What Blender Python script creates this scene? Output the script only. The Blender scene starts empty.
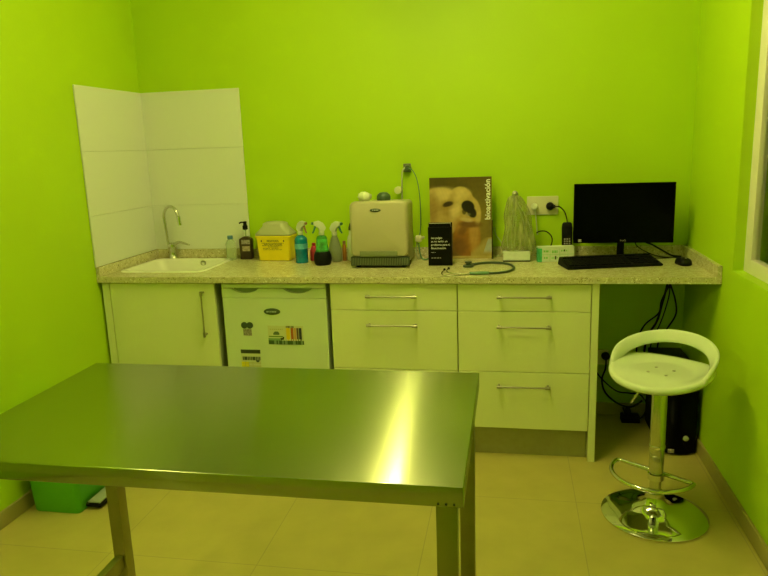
import bpy, bmesh, math, random
from mathutils import Vector, Matrix
random.seed(7)
S = bpy.context.scene
COL = S.collection
PI = math.pi

# ---------------------------------------------------------------- camera
def look(yaw, pitch, roll):
    cy, sy, cp, sp = math.cos(yaw), math.sin(yaw), math.cos(pitch), math.sin(pitch)
    cr, sr = math.cos(roll), math.sin(roll)
    f = Vector((sy*cp, cy*cp, -sp)); r = Vector((cy, -sy, 0)); u = r.cross(f)
    return r*cr + u*sr, u*cr - r*sr, f
cam = bpy.data.cameras.new('camera'); cam_o = bpy.data.objects.new('camera', cam); COL.objects.link(cam_o)
rr, uu, ff = look(-0.1886, 0.2068, -0.0359)
cam_o.matrix_world = Matrix(((rr.x, uu.x, -ff.x, 2.088), (rr.y, uu.y, -ff.y, -3.7003), (rr.z, uu.z, -ff.z, 1.5062), (0, 0, 0, 1)))
cam.sensor_width = 36; cam.lens = 676.3*36/768; cam.clip_start = 0.02
S.camera = cam_o

# ---------------------------------------------------------------- world, lights, exposure
w = bpy.data.worlds.new('world'); S.world = w; w.use_nodes = True
w.node_tree.nodes['Background'].inputs[0].default_value = (0.9, 1.0, 0.3, 1)
w.node_tree.nodes['Background'].inputs[1].default_value = 0.02
LIGHT = (1.0, 0.90, 0.27)
LAMPS = (((1.66, -1.30), 166.0, 'bare tube ceiling lamp above the steel table'), ((0.32, -3.8), 125.0, 'added bare tube fill lamp, unseen, nearer the camera end of the room'))   # position, tube strength, label; second lamp added to brighten the left side
vs = S.view_settings
vs.view_transform = 'Standard'; vs.look = 'None'; vs.exposure = 0.0; vs.gamma = 1; vs.use_curve_mapping = False

# ---------------------------------------------------------------- materials
def nodes(name):
    m = bpy.data.materials.new(name); m.use_nodes = True
    return m, m.node_tree, m.node_tree.nodes['Principled BSDF']
def mat(name, col, rough=0.5, metal=0.0, var=0.0, vscale=8, bump=0.0, bscale=60, spec=0.5, trans=0.0, ior=1.45, alpha=1.0, aniso=0.0, coat=0.0, tangent=None):
    m, t, b = nodes(name)
    b.inputs['Base Color'].default_value = (*col, 1); b.inputs['Roughness'].default_value = rough
    b.inputs['Metallic'].default_value = metal; b.inputs['Specular IOR Level'].default_value = spec
    b.inputs['Transmission Weight'].default_value = trans; b.inputs['IOR'].default_value = ior
    b.inputs['Alpha'].default_value = alpha; b.inputs['Coat Weight'].default_value = coat
    tc = t.nodes.new('ShaderNodeTexCoord')
    if var > 0:
        n = t.nodes.new('ShaderNodeTexNoise'); n.inputs['Scale'].default_value = vscale; n.inputs['Detail'].default_value = 5
        t.links.new(tc.outputs['Object'], n.inputs['Vector'])
        r = t.nodes.new('ShaderNodeValToRGB'); r.color_ramp.elements[0].position = 0.3; r.color_ramp.elements[1].position = 0.7
        r.color_ramp.elements[0].color = (*[c*(1-var) for c in col], 1); r.color_ramp.elements[1].color = (*[min(1, c*(1+var)) for c in col], 1)
        t.links.new(n.outputs['Fac'], r.inputs[0]); t.links.new(r.outputs[0], b.inputs['Base Color'])
    if bump > 0:
        n = t.nodes.new('ShaderNodeTexNoise'); n.inputs['Scale'].default_value = bscale; n.inputs['Detail'].default_value = 4
        t.links.new(tc.outputs['Object'], n.inputs['Vector'])
        bu = t.nodes.new('ShaderNodeBump'); bu.inputs['Strength'].default_value = bump; bu.inputs['Distance'].default_value = 0.004
        t.links.new(n.outputs['Fac'], bu.inputs['Height']); t.links.new(bu.outputs[0], b.inputs['Normal'])
    if aniso > 0:
        b.inputs['Anisotropic'].default_value = aniso
        c = t.nodes.new('ShaderNodeCombineXYZ')
        for i in range(3): c.inputs[i].default_value = (tangent or (1, 0, 0))[i]
        t.links.new(c.outputs[0], b.inputs['Tangent'])
    return m

M = {}
M['wall'] = mat('green_wall_paint', (0.41, 0.625, 0.004), 0.55, bump=0.12, bscale=90, var=0.02, vscale=3)
M['ceiling'] = mat('white_ceiling_paint', (0.66, 0.66, 0.64), 0.7, bump=0.05)
M['tile'] = mat('white_glazed_tile', (0.72, 0.74, 0.72), 0.28, spec=0.35, bump=0.02, bscale=8)
M['grout'] = mat('pale_grout', (0.54, 0.56, 0.54), 0.8, bump=0.1)
M['cabinet'] = mat('white_laminate', (0.74, 0.77, 0.44), 0.42, spec=0.3, var=0.015, vscale=5)
M['cabinet_core'] = mat('cabinet_edge', (0.36, 0.40, 0.24), 0.6, var=0.03)
M['plinth'] = mat('brushed_plinth', (0.36, 0.35, 0.20), 0.45, metal=0.5, var=0.05, vscale=30)
M['fridge'] = mat('white_enamel', (0.64, 0.72, 0.50), 0.35, spec=0.35, bump=0.02, bscale=150)
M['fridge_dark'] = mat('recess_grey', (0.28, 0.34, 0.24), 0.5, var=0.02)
M['steel_dull'] = mat('satin_nickel', (0.42, 0.40, 0.33), 0.32, metal=1, var=0.03)
M['chrome'] = mat('chrome', (0.72, 0.73, 0.70), 0.06, metal=1, var=0.01)
M['chrome_soft'] = mat('satin_chrome', (0.62, 0.62, 0.55), 0.22, metal=1, var=0.02)
M['steel_top'] = mat('brushed_stainless_steel', (0.36, 0.38, 0.24), 0.20, metal=1, aniso=1.0, tangent=(0, 1, 0))
M['steel_leg'] = mat('stainless_tube', (0.33, 0.30, 0.15), 0.38, metal=1, var=0.06, vscale=12)
M['sink'] = mat('white_sink_resin', (0.80, 0.80, 0.72), 0.25, var=0.01)
M['black'] = mat('black_plastic', (0.005, 0.005, 0.006), 0.5, spec=0.15, var=0.1)
M['black_gloss'] = mat('black_screen', (0.0008, 0.0008, 0.001), 0.15, spec=0.08, var=0.05)
M['rubber'] = mat('black_rubber', (0.004, 0.005, 0.005), 0.55, spec=0.2, var=0.1)
M['seat'] = mat('white_gloss_plastic', (0.66, 0.72, 0.56), 0.07, spec=0.5, var=0.01)
M['white'] = mat('white_plastic', (0.76, 0.78, 0.70), 0.4, var=0.02)
M['beige'] = mat('beige_enamel', (0.44, 0.40, 0.27), 0.4, var=0.02, bump=0.02, bscale=200)
M['beige_plate'] = mat('beige_plate_plastic', (0.66, 0.64, 0.46), 0.42, var=0.02)
M['grille'] = mat('dark_green_grille', (0.025, 0.042, 0.030), 0.5, var=0.06)
M['flap'] = mat('olive_flap_plastic', (0.17, 0.19, 0.11), 0.4, var=0.03)
M['badge'] = mat('dark_badge', (0.06, 0.09, 0.06), 0.35, var=0.1, vscale=80)
M['badge_silver'] = mat('silver_print', (0.45, 0.48, 0.42), 0.35, var=0.05)
M['yellow'] = mat('yellow_plastic', (0.85, 0.66, 0.01), 0.38, var=0.04, vscale=20)
M['frost'] = mat('frosted_lid_plastic', (0.66, 0.66, 0.46), 0.35, trans=0.35, var=0.02)
M['ink'] = mat('black_ink', (0.03, 0.035, 0.025), 0.6, var=0.05)
M['teal'] = mat('teal_liquid_bottle', (0.0, 0.22, 0.42), 0.2, trans=0.15, var=0.3, vscale=25)
M['teal_light'] = mat('pale_blue_label', (0.10, 0.40, 0.55), 0.5, var=0.25, vscale=60)
M['spray_green'] = mat('translucent_green', (0.10, 0.50, 0.10), 0.25, trans=0.5, var=0.2, vscale=30)
M['green_label'] = mat('patchy_green_label', (0.06, 0.34, 0.06), 0.4, var=0.9, vscale=26)
M['spray_white'] = mat('spray_head_plastic', (0.62, 0.66, 0.56), 0.35, var=0.03)
M['dark_green'] = mat('dark_green_plastic', (0.03, 0.16, 0.10), 0.35, var=0.1)
M['brown_trigger'] = mat('brown_trigger_plastic', (0.32, 0.17, 0.10), 0.4, var=0.1)
M['red'] = mat('red_plastic', (0.50, 0.03, 0.06), 0.35, var=0.1)
M['grey_bottle'] = mat('grey_green_bottle', (0.28, 0.33, 0.22), 0.3, trans=0.25, var=0.08)
M['brown'] = mat('brown_plastic', (0.30, 0.12, 0.02), 0.4, var=0.1)
M['bottle_clear'] = mat('clear_bottle_plastic', (0.72, 0.82, 0.66), 0.12, trans=0.75, ior=1.2, var=0.02)
M['cap_blue'] = mat('blue_cap_plastic', (0.08, 0.20, 0.40), 0.4, var=0.05)
M['soap'] = mat('dark_brown_bottle', (0.035, 0.018, 0.015), 0.3, var=0.2, vscale=40)
M['label_grey'] = mat('grey_label_print', (0.30, 0.27, 0.25), 0.5, var=0.5, vscale=120)
M['label_tan'] = mat('tan_label_print', (0.42, 0.34, 0.24), 0.5, var=0.35, vscale=90)
M['card'] = mat('card_edge', (0.10, 0.07, 0.04), 0.6, var=0.1)
M['card_black'] = mat('black_card', (0.003, 0.003, 0.0025), 0.4, spec=0.15, var=0.1)
M['paper'] = mat('pale_paper', (0.60, 0.58, 0.50), 0.6, var=0.03)
M['text_white'] = mat('white_print', (0.85, 0.85, 0.80), 0.5, var=0.01)
M['carton_white'] = mat('white_carton', (0.62, 0.66, 0.60), 0.55, var=0.06, vscale=30)
M['carton_green'] = mat('green_carton_side', (0.06, 0.38, 0.16), 0.55, var=0.3, vscale=60)
M['print_green'] = mat('green_print', (0.22, 0.50, 0.16), 0.55, var=0.3, vscale=90)
M['tube_green'] = mat('grey_green_tubing', (0.045, 0.075, 0.055), 0.4, var=0.06)
M['tube_clear'] = mat('clear_green_tubing', (0.13, 0.26, 0.15), 0.25, var=0.1)
M['cord_white'] = mat('pale_cord', (0.45, 0.50, 0.34), 0.5, var=0.03)
M['bin'] = mat('green_bin_plastic', (0.10, 0.46, 0.006), 0.4, var=0.03)
M['pedal_grey'] = mat('grey_pedal_plastic', (0.34, 0.38, 0.30), 0.45, var=0.05)
M['baseboard'] = mat('tan_ceramic_skirting', (0.36, 0.31, 0.10), 0.4, var=0.06, vscale=10)
M['frame'] = mat('white_window_frame', (0.78, 0.74, 0.66), 0.35, var=0.01)
M['shutter'] = mat('dark_red_brown_shutter', (0.045, 0.018, 0.010), 0.5, var=0.15)
M['lamp_body'] = mat('white_lamp_housing', (0.8, 0.8, 0.78), 0.4, var=0.01)
M['roll'] = mat('white_cotton', (0.66, 0.72, 0.50), 0.8, bump=0.3, var=0.05)
M['dome'] = mat('dark_green_cap', (0.05, 0.09, 0.06), 0.35, var=0.1)
def glass():
    m, t, b = nodes('window_glass')
    b.inputs['Base Color'].default_value = (0.9, 0.95, 0.9, 1); b.inputs['Roughness'].default_value = 0.02
    b.inputs['Transmission Weight'].default_value = 1; b.inputs['IOR'].default_value = 1.12
    return m
M['glass'] = glass()
def bagmat():
    m, t, b = nodes('clear_crinkled_film')
    tc = t.nodes.new('ShaderNodeTexCoord'); mp = t.nodes.new('ShaderNodeMapping'); mp.inputs['Scale'].default_value = (28, 28, 5)
    n = t.nodes.new('ShaderNodeTexNoise'); n.inputs['Scale'].default_value = 1.6; n.inputs['Detail'].default_value = 4
    t.links.new(tc.outputs['Object'], mp.inputs[0]); t.links.new(mp.outputs[0], n.inputs['Vector'])
    r = t.nodes.new('ShaderNodeValToRGB'); r.color_ramp.elements[0].position = 0.38; r.color_ramp.elements[1].position = 0.72
    r.color_ramp.elements[0].color = (0.38,)*3 + (1,); r.color_ramp.elements[1].color = (0.80,)*3 + (1,)
    t.links.new(n.outputs['Fac'], r.inputs[0]); t.links.new(r.outputs[0], b.inputs['Alpha'])
    c = t.nodes.new('ShaderNodeValToRGB'); c.color_ramp.elements[0].position = 0.35; c.color_ramp.elements[1].position = 0.7
    c.color_ramp.elements[0].color = (0.24, 0.27, 0.07, 1); c.color_ramp.elements[1].color = (0.46, 0.46, 0.24, 1)
    t.links.new(n.outputs['Fac'], c.inputs[0]); t.links.new(c.outputs[0], b.inputs['Base Color'])
    b.inputs['Roughness'].default_value = 0.25
    return m
M['film'] = bagmat()
def granite():
    m, t, b = nodes('speckled_granite')
    tc = t.nodes.new('ShaderNodeTexCoord')
    def noise(scale, off, detail=2):
        mp = t.nodes.new('ShaderNodeMapping'); mp.inputs['Location'].default_value = (off, off*1.7, off*.3)
        n = t.nodes.new('ShaderNodeTexNoise'); n.inputs['Scale'].default_value = scale; n.inputs['Detail'].default_value = detail
        t.links.new(tc.outputs['Object'], mp.inputs[0]); t.links.new(mp.outputs[0], n.inputs['Vector']); return n.outputs['Fac']
    def ramp(fac, stops):
        r = t.nodes.new('ShaderNodeValToRGB'); e = r.color_ramp.elements
        e[0].position, e[0].color = stops[0][0], (*stops[0][1], 1); e[1].position, e[1].color = stops[1][0], (*stops[1][1], 1)
        t.links.new(fac, r.inputs[0]); return r.outputs[0]
    def mix(fac, a, c):
        x = t.nodes.new('ShaderNodeMix'); x.data_type = 'RGBA'
        t.links.new(fac, x.inputs[0]); t.links.new(a, x.inputs[6])
        x.inputs[7].default_value = (*c, 1); return x.outputs[2]
    base = ramp(noise(45, 0), [(0.35, (0.50, 0.46, 0.27)), (0.65, (0.63, 0.58, 0.37))])
    l = mix(ramp(noise(130, 3), [(0.63, (0,)*3), (0.68, (1,)*3)]), base, (0.28, 0.22, 0.11))
    l = mix(ramp(noise(110, 9), [(0.67, (0,)*3), (0.70, (1,)*3)]), l, (0.05, 0.025, 0.02))
    l = mix(ramp(noise(120, 17), [(0.62, (0,)*3), (0.66, (1,)*3)]), l, (0.80, 0.76, 0.60))
    t.links.new(l, b.inputs['Base Color']); b.inputs['Roughness'].default_value = 0.22; b.inputs['Specular IOR Level'].default_value = 0.4
    return m
M['granite'] = granite()
def floor_tiles():
    m, t, b = nodes('beige_floor_tiles')
    tc = t.nodes.new('ShaderNodeTexCoord'); mp = t.nodes.new('ShaderNodeMapping'); mp.inputs['Location'].default_value = (-2.365+3.0, 1.585+3.0, 0)
    t.links.new(tc.outputs['Object'], mp.inputs[0])
    br = t.nodes.new('ShaderNodeTexBrick'); br.offset = 0; br.squash = 1
    br.inputs['Scale'].default_value = 1; br.inputs['Brick Width'].default_value = 0.6; br.inputs['Row Height'].default_value = 0.6
    br.inputs['Mortar Size'].default_value = 0.0022; br.inputs['Mortar Smooth'].default_value = 0.3
    br.inputs['Color1'].default_value = (0.50, 0.43, 0.12, 1); br.inputs['Color2'].default_value = (0.52, 0.445, 0.13, 1); br.inputs['Mortar'].default_value = (0.40, 0.34, 0.12, 1)
    t.links.new(mp.outputs[0], br.inputs['Vector'])
    n = t.nodes.new('ShaderNodeTexNoise'); n.inputs['Scale'].default_value = 7; n.inputs['Detail'].default_value = 6
    t.links.new(tc.outputs['Object'], n.inputs['Vector'])
    r = t.nodes.new('ShaderNodeValToRGB'); r.color_ramp.elements[0].position = .3; r.color_ramp.elements[1].position = .7
    r.color_ramp.elements[0].color = (.88, .88, .88, 1); r.color_ramp.elements[1].color = (1, 1, 1, 1)
    t.links.new(n.outputs['Fac'], r.inputs[0])
    x = t.nodes.new('ShaderNodeMix'); x.data_type = 'RGBA'; x.blend_type = 'MULTIPLY'; x.inputs[0].default_value = 1
    t.links.new(br.outputs['Color'], x.inputs[6]); t.links.new(r.outputs[0], x.inputs[7])
    t.links.new(x.outputs[2], b.inputs['Base Color']); b.inputs['Roughness'].default_value = 0.32; b.inputs['Specular IOR Level'].default_value = 0.35
    return m
M['floor'] = floor_tiles()
def vcol(name, rough=0.4):
    m, t, b = nodes(name)
    a = t.nodes.new('ShaderNodeAttribute'); a.attribute_name = 'Col'
    t.links.new(a.outputs['Color'], b.inputs['Base Color']); b.inputs['Roughness'].default_value = rough; b.inputs['Specular IOR Level'].default_value = 0.3
    return m
M['print'] = vcol('printed_picture')
def emit(name, col, s):
    m, t, b = nodes(name)
    b.inputs['Emission Color'].default_value = (*col, 1); b.inputs['Emission Strength'].default_value = s; return m
M['tube'] = [emit('lit_fluorescent_tube', LIGHT, l[1]) for l in LAMPS]

# ---------------------------------------------------------------- helpers
def obj(name, bm, m, parent=None, smooth=False, loc=None, kind=None, label=None):
    bmesh.ops.recalc_face_normals(bm, faces=bm.faces[:])
    me = bpy.data.meshes.new(name); bm.to_mesh(me); bm.free()
    mm = m if isinstance(m, (list, tuple)) else [m]
    for q in mm: me.materials.append(M[q] if isinstance(q, str) else q)
    if smooth:
        for p in me.polygons: p.use_smooth = True
        if smooth != 'all':
            try: me.set_sharp_from_angle(angle=math.radians(40))
            except Exception: pass
    o = bpy.data.objects.new(name, me); COL.objects.link(o)
    if parent: o.parent = parent
    if loc: o.location = loc
    if kind: o['kind'] = kind
    if label: o['label'] = label
    return o
def thing(name, label, cat, loc=(0, 0, 0), rz=0, group=None):
    o = bpy.data.objects.new(name, None); o.empty_display_size = 0.05; COL.objects.link(o)
    o.location = loc; o.rotation_euler = (0, 0, rz); o['label'] = label; o['category'] = cat
    if group: o['group'] = group
    return o
def tag(o, label, cat, group=None):
    o['label'] = label; o['category'] = cat
    if group: o['group'] = group
    return o
def BM(): return bmesh.new()
def box(bm, x0, x1, y0, y1, z0, z1, bev=0, seg=2, mi=0):
    r = bmesh.ops.create_cube(bm, size=1); vs_ = r['verts']
    for v in vs_: v.co = Vector((x0 + (v.co.x+.5)*(x1-x0), y0 + (v.co.y+.5)*(y1-y0), z0 + (v.co.z+.5)*(z1-z0)))
    fs = {f for v in vs_ for f in v.link_faces}
    for f in fs: f.material_index = mi
    if bev > 0:
        es = list({e for v in vs_ for e in v.link_edges})
        bmesh.ops.bevel(bm, geom=es, offset=bev, segments=seg, affect='EDGES', profile=0.6)
    return bm
def bx(*a, **k): return box(BM(), *a, **k)
def smoothpath(pts, n=8):
    P = [Vector(p) for p in pts]
    if len(P) < 3 or n <= 1: return P
    out = []
    for i in range(len(P)-1):
        p0 = P[i-1] if i > 0 else P[0]*2-P[1]; p1 = P[i]; p2 = P[i+1]; p3 = P[i+2] if i+2 < len(P) else P[-1]*2-P[-2]
        for k in range(n):
            t = k/n
            out.append(0.5*((2*p1) + (p2-p0)*t + (2*p0-5*p1+4*p2-p3)*t*t + (3*p1-p0-3*p2+p3)*t**3))
    out.append(P[-1]); return out
def tube(bm, pts, r, seg=10, n=8, closed=False, cap=True, mi=0):
    P = smoothpath(pts, n) if not closed else [Vector(p) for p in pts]
    N = len(P); rings = []; up = None
    for i in range(N):
        if closed: t = (P[(i+1) % N]-P[i-1]).normalized()
        else: t = (P[min(i+1, N-1)]-P[max(i-1, 0)]).normalized()
        if up is None:
            up = t.orthogonal().normalized()
        up = (up - t*up.dot(t)).normalized(); s = t.cross(up)
        rad = r(i/(N-1)) if callable(r) else r
        rings.append([bm.verts.new(P[i] + (up*math.cos(2*PI*k/seg) + s*math.sin(2*PI*k/seg))*rad) for k in range(seg)])
    M_ = N if closed else N-1
    for i in range(M_):
        a, b = rings[i], rings[(i+1) % N]
        if closed and i == N-1:
            d = min(range(seg), key=lambda q: (b[q].co-a[0].co).length)
        else: d = 0
        for k in range(seg):
            f = bm.faces.new((a[k], a[(k+1) % seg], b[(k+1+d) % seg], b[(k+d) % seg])); f.material_index = mi
    if cap and not closed:
        for q in (rings[0], rings[-1]): bm.faces.new(q).material_index = mi
    return bm
def lathe(bm, prof, seg=32, loc=(0, 0, 0), sx=1, sy=1, mi=0, axis='z'):
    rings = []
    for r, z in prof:
        if r <= 1e-6: rings.append([bm.verts.new((0, 0, z))])
        else: rings.append([bm.verts.new((r*math.cos(2*PI*k/seg)*sx, r*math.sin(2*PI*k/seg)*sy, z)) for k in range(seg)])
    newv = [v for q in rings for v in q]
    for a, b in zip(rings, rings[1:]):
        for k in range(seg):
            k2 = (k+1) % seg
            if len(a) == 1 and len(b) == 1: continue
            if len(a) == 1: f = bm.faces.new((a[0], b[k], b[k2]))
            elif len(b) == 1: f = bm.faces.new((a[k], a[k2], b[0]))
            else: f = bm.faces.new((a[k], a[k2], b[k2], b[k]))
            f.material_index = mi
    for q in (rings[0], rings[-1]):
        if len(q) > 1: bm.faces.new(q).material_index = mi
    for v in newv:
        c = v.co
        if axis == 'y': c = Vector((c.x, -c.z, c.y))
        if axis == 'x': c = Vector((c.z, c.x, c.y))
        v.co = c + Vector(loc)
    return bm
def rrect(hx, hy, r, n=5):
    pts = []
    for cx, cy, a0 in ((hx-r, hy-r, 0), (-hx+r, hy-r, PI/2), (-hx+r, -hy+r, PI), (hx-r, -hy+r, 1.5*PI)):
        for k in range(n+1):
            a = a0 + PI/2*k/n; pts.append((cx+r*math.cos(a), cy+r*math.sin(a)))
    return pts
def loft(bm, levels, cap0=True, cap1=True, mi=0):
    """levels: list of (list of (x,y), z)"""
    rings = [[bm.verts.new((x, y, z)) for x, y in pl] for pl, z in levels]
    n = len(rings[0])
    for a, b in zip(rings, rings[1:]):
        for k in range(n): bm.faces.new((a[k], a[(k+1) % n], b[(k+1) % n], b[k])).material_index = mi
    if cap0: bm.faces.new(rings[0]).material_index = mi
    if cap1: bm.faces.new(rings[-1]).material_index = mi
    return bm
def off(pl, dx, dy): return [(x+dx, y+dy) for x, y in pl]
def rloft(bm, specs, cx=0, cy=0, n=5, **k):
    """specs: (hx, hy, r, z)"""
    return loft(bm, [(off(rrect(hx, hy, r, n), cx, cy), z) for hx, hy, r, z in specs], **k)
def xform(bm, mx):
    bmesh.ops.transform(bm, matrix=mx, verts=bm.verts[:]); return bm
def text_bm(body, size, mx, extrude=0.0004, align='CENTER', spacing=1.0, line=1.0, squeeze=1.0):
    c = bpy.data.curves.new('t', 'FONT'); c.body = body; c.size = size; c.extrude = extrude; c.align_x = align; c.align_y = 'CENTER'
    c.space_character = spacing; c.space_line = line; c.offset = size*(0.02 if size > 0.03 else 0.006); c.resolution_u = 3
    o = bpy.data.objects.new('t', c); COL.objects.link(o)
    bpy.context.view_layer.update()
    me = bpy.data.meshes.new_from_object(o.evaluated_get(bpy.context.evaluated_depsgraph_get()))
    bpy.data.objects.remove(o)
    bm = BM(); bm.from_mesh(me); bpy.data.meshes.remove(me); bpy.data.curves.remove(c)
    xform(bm, mx @ Matrix.Diagonal((squeeze, 1, 1, 1)))
    return bm
FACE = Matrix.Rotation(PI/2, 4, 'X')      # text facing -y, upright
def T(x, y, z): return Matrix.Translation((x, y, z))
def dashes(bm, x0, x1, z, h, y, th=0.0006, seed=1, solid=0.75, mi=0):
    """a row of print too small to read: short marks of word length"""
    rd = random.Random(seed); x = x0
    while x < x1-0.002:
        w_ = min(rd.uniform(0.004, 0.014), x1-x); box(bm, x, x+w_, y-th, y, z-h/2, z+h/2, mi=mi); x += w_+rd.uniform(0.0015, 0.004)
    return bm
def picture(name, x0, x1, z0, z1, y, fn, nx, nz, parent=None, th=0.0015):
    """flat printed sheet facing -y; fn(u, v) gives the printed colour, v downward"""
    bm = BM(); vv = [[bm.verts.new((x0+(x1-x0)*i/nx, y, z0+(z1-z0)*j/nz)) for i in range(nx+1)] for j in range(nz+1)]
    for j in range(nz):
        for i in range(nx): bm.faces.new((vv[j][i], vv[j][i+1], vv[j+1][i+1], vv[j+1][i]))
    r = bmesh.ops.extrude_face_region(bm, geom=bm.faces[:])
    for g in r['geom']:
        if isinstance(g, bmesh.types.BMVert): g.co.y += th
    o = obj(name, bm, 'print', parent)
    me = o.data; ca = me.color_attributes.new('Col', 'FLOAT_COLOR', 'POINT')
    for i, v in enumerate(me.vertices):
        u_ = (v.co.x-x0)/(x1-x0); v_ = 1-(v.co.z-z0)/(z1-z0)
        ca.data[i].color = (*fn(u_, v_), 1)
    return o
def struct(name, bm, m, **k): return obj(name, bm, m, kind='structure', **k)

# ---------------------------------------------------------------- room shell
W = 2.989; YB = -4.9; H = 2.62
struct('floor', bx(-0.2, W+0.3, YB-0.2, 0.2, -0.1, 0), 'floor')
struct('ceiling', bx(-0.2, W+0.3, YB-0.2, 0.2, H, H+0.1), 'ceiling')
struct('wall_back', bx(-0.2, W+0.3, 0, 0.2, 0, H), 'wall')
struct('wall_front', bx(-0.2, W+0.3, YB-0.2, YB, 0, H), 'wall')
struct('wall_left', bx(-0.2, 0, YB, 0, 0, H), 'wall')
WY0, WY1, WZ0, WZ1 = -2.25, -0.745, 0.953, 2.15
b = BM()
box(b, W, W+0.25, WY1, 0, 0, H); box(b, W, W+0.25, YB, WY0, 0, H)
box(b, W, W+0.25, WY0, WY1, 0, WZ0); box(b, W, W+0.25, WY0, WY1, WZ1, H)
struct('wall_right', b, 'wall')
# window in the right wall: frame profile, pane, shutter behind
wf = BM(); fx = W+0.041; fy = 0.078; fz = 0.058
for (y0, y1, z0, z1) in ((WY1-fy, WY1, WZ0, WZ1), (WY0, WY0+fy, WZ0, WZ1), (WY0+fy, WY1-fy, WZ0, WZ0+fz), (WY0+fy, WY1-fy, WZ1-fz, WZ1)):
    box(wf, fx, fx+0.035, y0, y1, z0, z1, bev=0.003)
win = struct('window_1', wf, 'frame', smooth=True)
obj('pane', bx(fx+0.018, fx+0.022, WY0+fy-0.004, WY1-fy+0.004, WZ0+fz-0.004, WZ1-fz+0.004), 'glass', win)
sh = BM(); z = WZ0+0.004
while z < WZ1-0.03: box(sh, W+0.225, W+0.24, WY0+0.004, WY1-0.004, z, z+0.046, bev=0.004, seg=1); z += 0.048
obj('shutter', sh, 'shutter', win)
# skirting
struct('baseboard_left', bx(0, 0.012, YB, -0.60, 0, 0.072, bev=0.002, seg=1), 'baseboard')
struct('baseboard_right', bx(W-0.012, W, YB, -0.012, 0, 0.072, bev=0.002, seg=1), 'baseboard')
struct('baseboard_back', bx(2.49, W-0.012, -0.012, 0, 0, 0.072, bev=0.002, seg=1), 'baseboard')
# white wall tiles round the sink
t1 = BM(); box(t1, 0.004, 0.600, -0.004, 0, 0.951, 1.848, mi=1)
for i in range(1):
    for z0, z1 in ((0.951, 1.2093), (1.2107, 1.5293), (1.5307, 1.85)):
        box(t1, 0.010, 0.603, -0.010, -0.003, z0, z1, bev=0.0012, seg=1)
struct('trim_1', t1, ['tile', 'grout'])
t2 = BM(); box(t2, 0, 0.004, -0.619, 0, 0.951, 1.848, mi=1)
for z0, z1 in ((0.951, 1.2093), (1.2107, 1.5293), (1.5307, 1.85)):
    box(t2, 0.003, 0.010, -0.622, -0.0005, z0, z1, bev=0.0012, seg=1)
struct('trim_2', t2, ['tile', 'grout'])

# ceiling lamps (batten fittings along y, one bare tube each; second is added fill)
for k, ((x, y), _, label) in enumerate(LAMPS):
    t = thing('ceiling_lamp', label, 'lamp', (x, y, H))
    obj('housing', bx(-0.035, 0.035, -0.60, 0.60, -0.045, 0, bev=0.008), 'lamp_body', t, smooth=True)
    obj('fluorescent_tube', tube(BM(), [(0, -0.55, -0.085), (0, 0.55, -0.085)], 0.017, n=1, seg=16), M['tube'][k], t, smooth='all')
    for y0 in (-0.58, 0.551): obj('tube_holder', bx(-0.02, 0.02, y0, y0+0.029, -0.106, -0.0455, bev=0.004), 'lamp_body', t)

# ---------------------------------------------------------------- base cabinets
def bar_handle(parent, cx, cz, length, yf, vertical=False):
    """bow handle: thin bar between two thicker end posts, on a front at y = yf"""
    bm = BM(); h = length/2
    def P(a, y, c): return (cx+a, y, cz+c) if not vertical else (cx+c, y, cz+a)
    tube(bm, [P(-h, yf-0.030, 0), P(h, yf-0.030, 0)], 0.0042, n=1, seg=10)
    for s in (-1, 1):
        tube(bm, [P(s*(h-0.010), yf, 0), P(s*(h-0.010), yf-0.030, 0)], 0.0055, n=1, seg=10)
        tube(bm, [P(s*h, yf-0.030, 0), P(s*(h-0.024), yf-0.030, 0)], 0.0072, n=1, seg=12)
    return obj('handle', bm, 'steel_dull', parent, smooth=True, label='satin metal bar handle')
FY = -0.60
# sink cabinet
t = thing('sink_cabinet', 'white cabinet with one door and a vertical handle, under the sink', 'cabinet', (0.0, 0, 0))
b = BM(); box(b, 0.056, 0.074, FY+0.02, -0.02, 0.152, 0.868); box(b, 0.612, 0.630, FY+0.02, -0.02, 0.152, 0.868)
box(b, 0.074, 0.612, FY+0.02, -0.02, 0.152, 0.17); box(b, 0.074, 0.612, -0.035, -0.02, 0.17, 0.868)
obj('body', b, 'cabinet_core', t)
d = obj('door', bx(0.057, 0.630, FY, FY+0.018, 0.155, 0.864, bev=0.0015, seg=1), 'cabinet', t)
bar_handle(d, 0.571, 0.711, 0.236, FY, vertical=True)
obj('filler_strip', bx(0.013, 0.053, FY, FY+0.018, 0.155, 0.864, bev=0.001, seg=1), 'cabinet', t)
# drawer units
def drawer_unit(x0, x1, hx, label, side=False):
    t = thing('drawer_unit', label, 'drawers', ((x0+x1)/2, 0, 0)); c = (x0+x1)/2; a, e = x0-c, x1-c
    b = BM(); box(b, a, a+0.018, FY+0.02, -0.02, 0.152, 0.868); box(b, e-0.018, e, FY+0.02, -0.02, 0.152, 0.868)
    box(b, a+0.018, e-0.018, FY+0.02, -0.02, 0.152, 0.17); box(b, a+0.018, e-0.018, -0.035, -0.02, 0.17, 0.868)
    obj('body', b, 'cabinet_core', t)
    for z0, z1, hz in ((0.7355, 0.864, 0.807), (0.4405, 0.7325, 0.665), (0.155, 0.4375, 0.374)):
        d = obj('drawer', bx(a+0.0015, e-0.0015, FY, FY+0.018, z0, z1, bev=0.0015, seg=1), 'cabinet', t)
        bar_handle(d, hx-c, hz, 0.246, FY)
    if side: obj('side_panel', bx(e+0.002, e+0.034, FY, -0.013, 0.0, 0.8685, bev=0.001, seg=1), 'cabinet', t)
drawer_unit(1.228, 1.843, 1.532, 'white three-drawer unit between the small fridge and the right drawer unit')
drawer_unit(1.845, 2.450, 2.150, 'white three-drawer unit at the right end, beside the open knee space', True)
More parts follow.
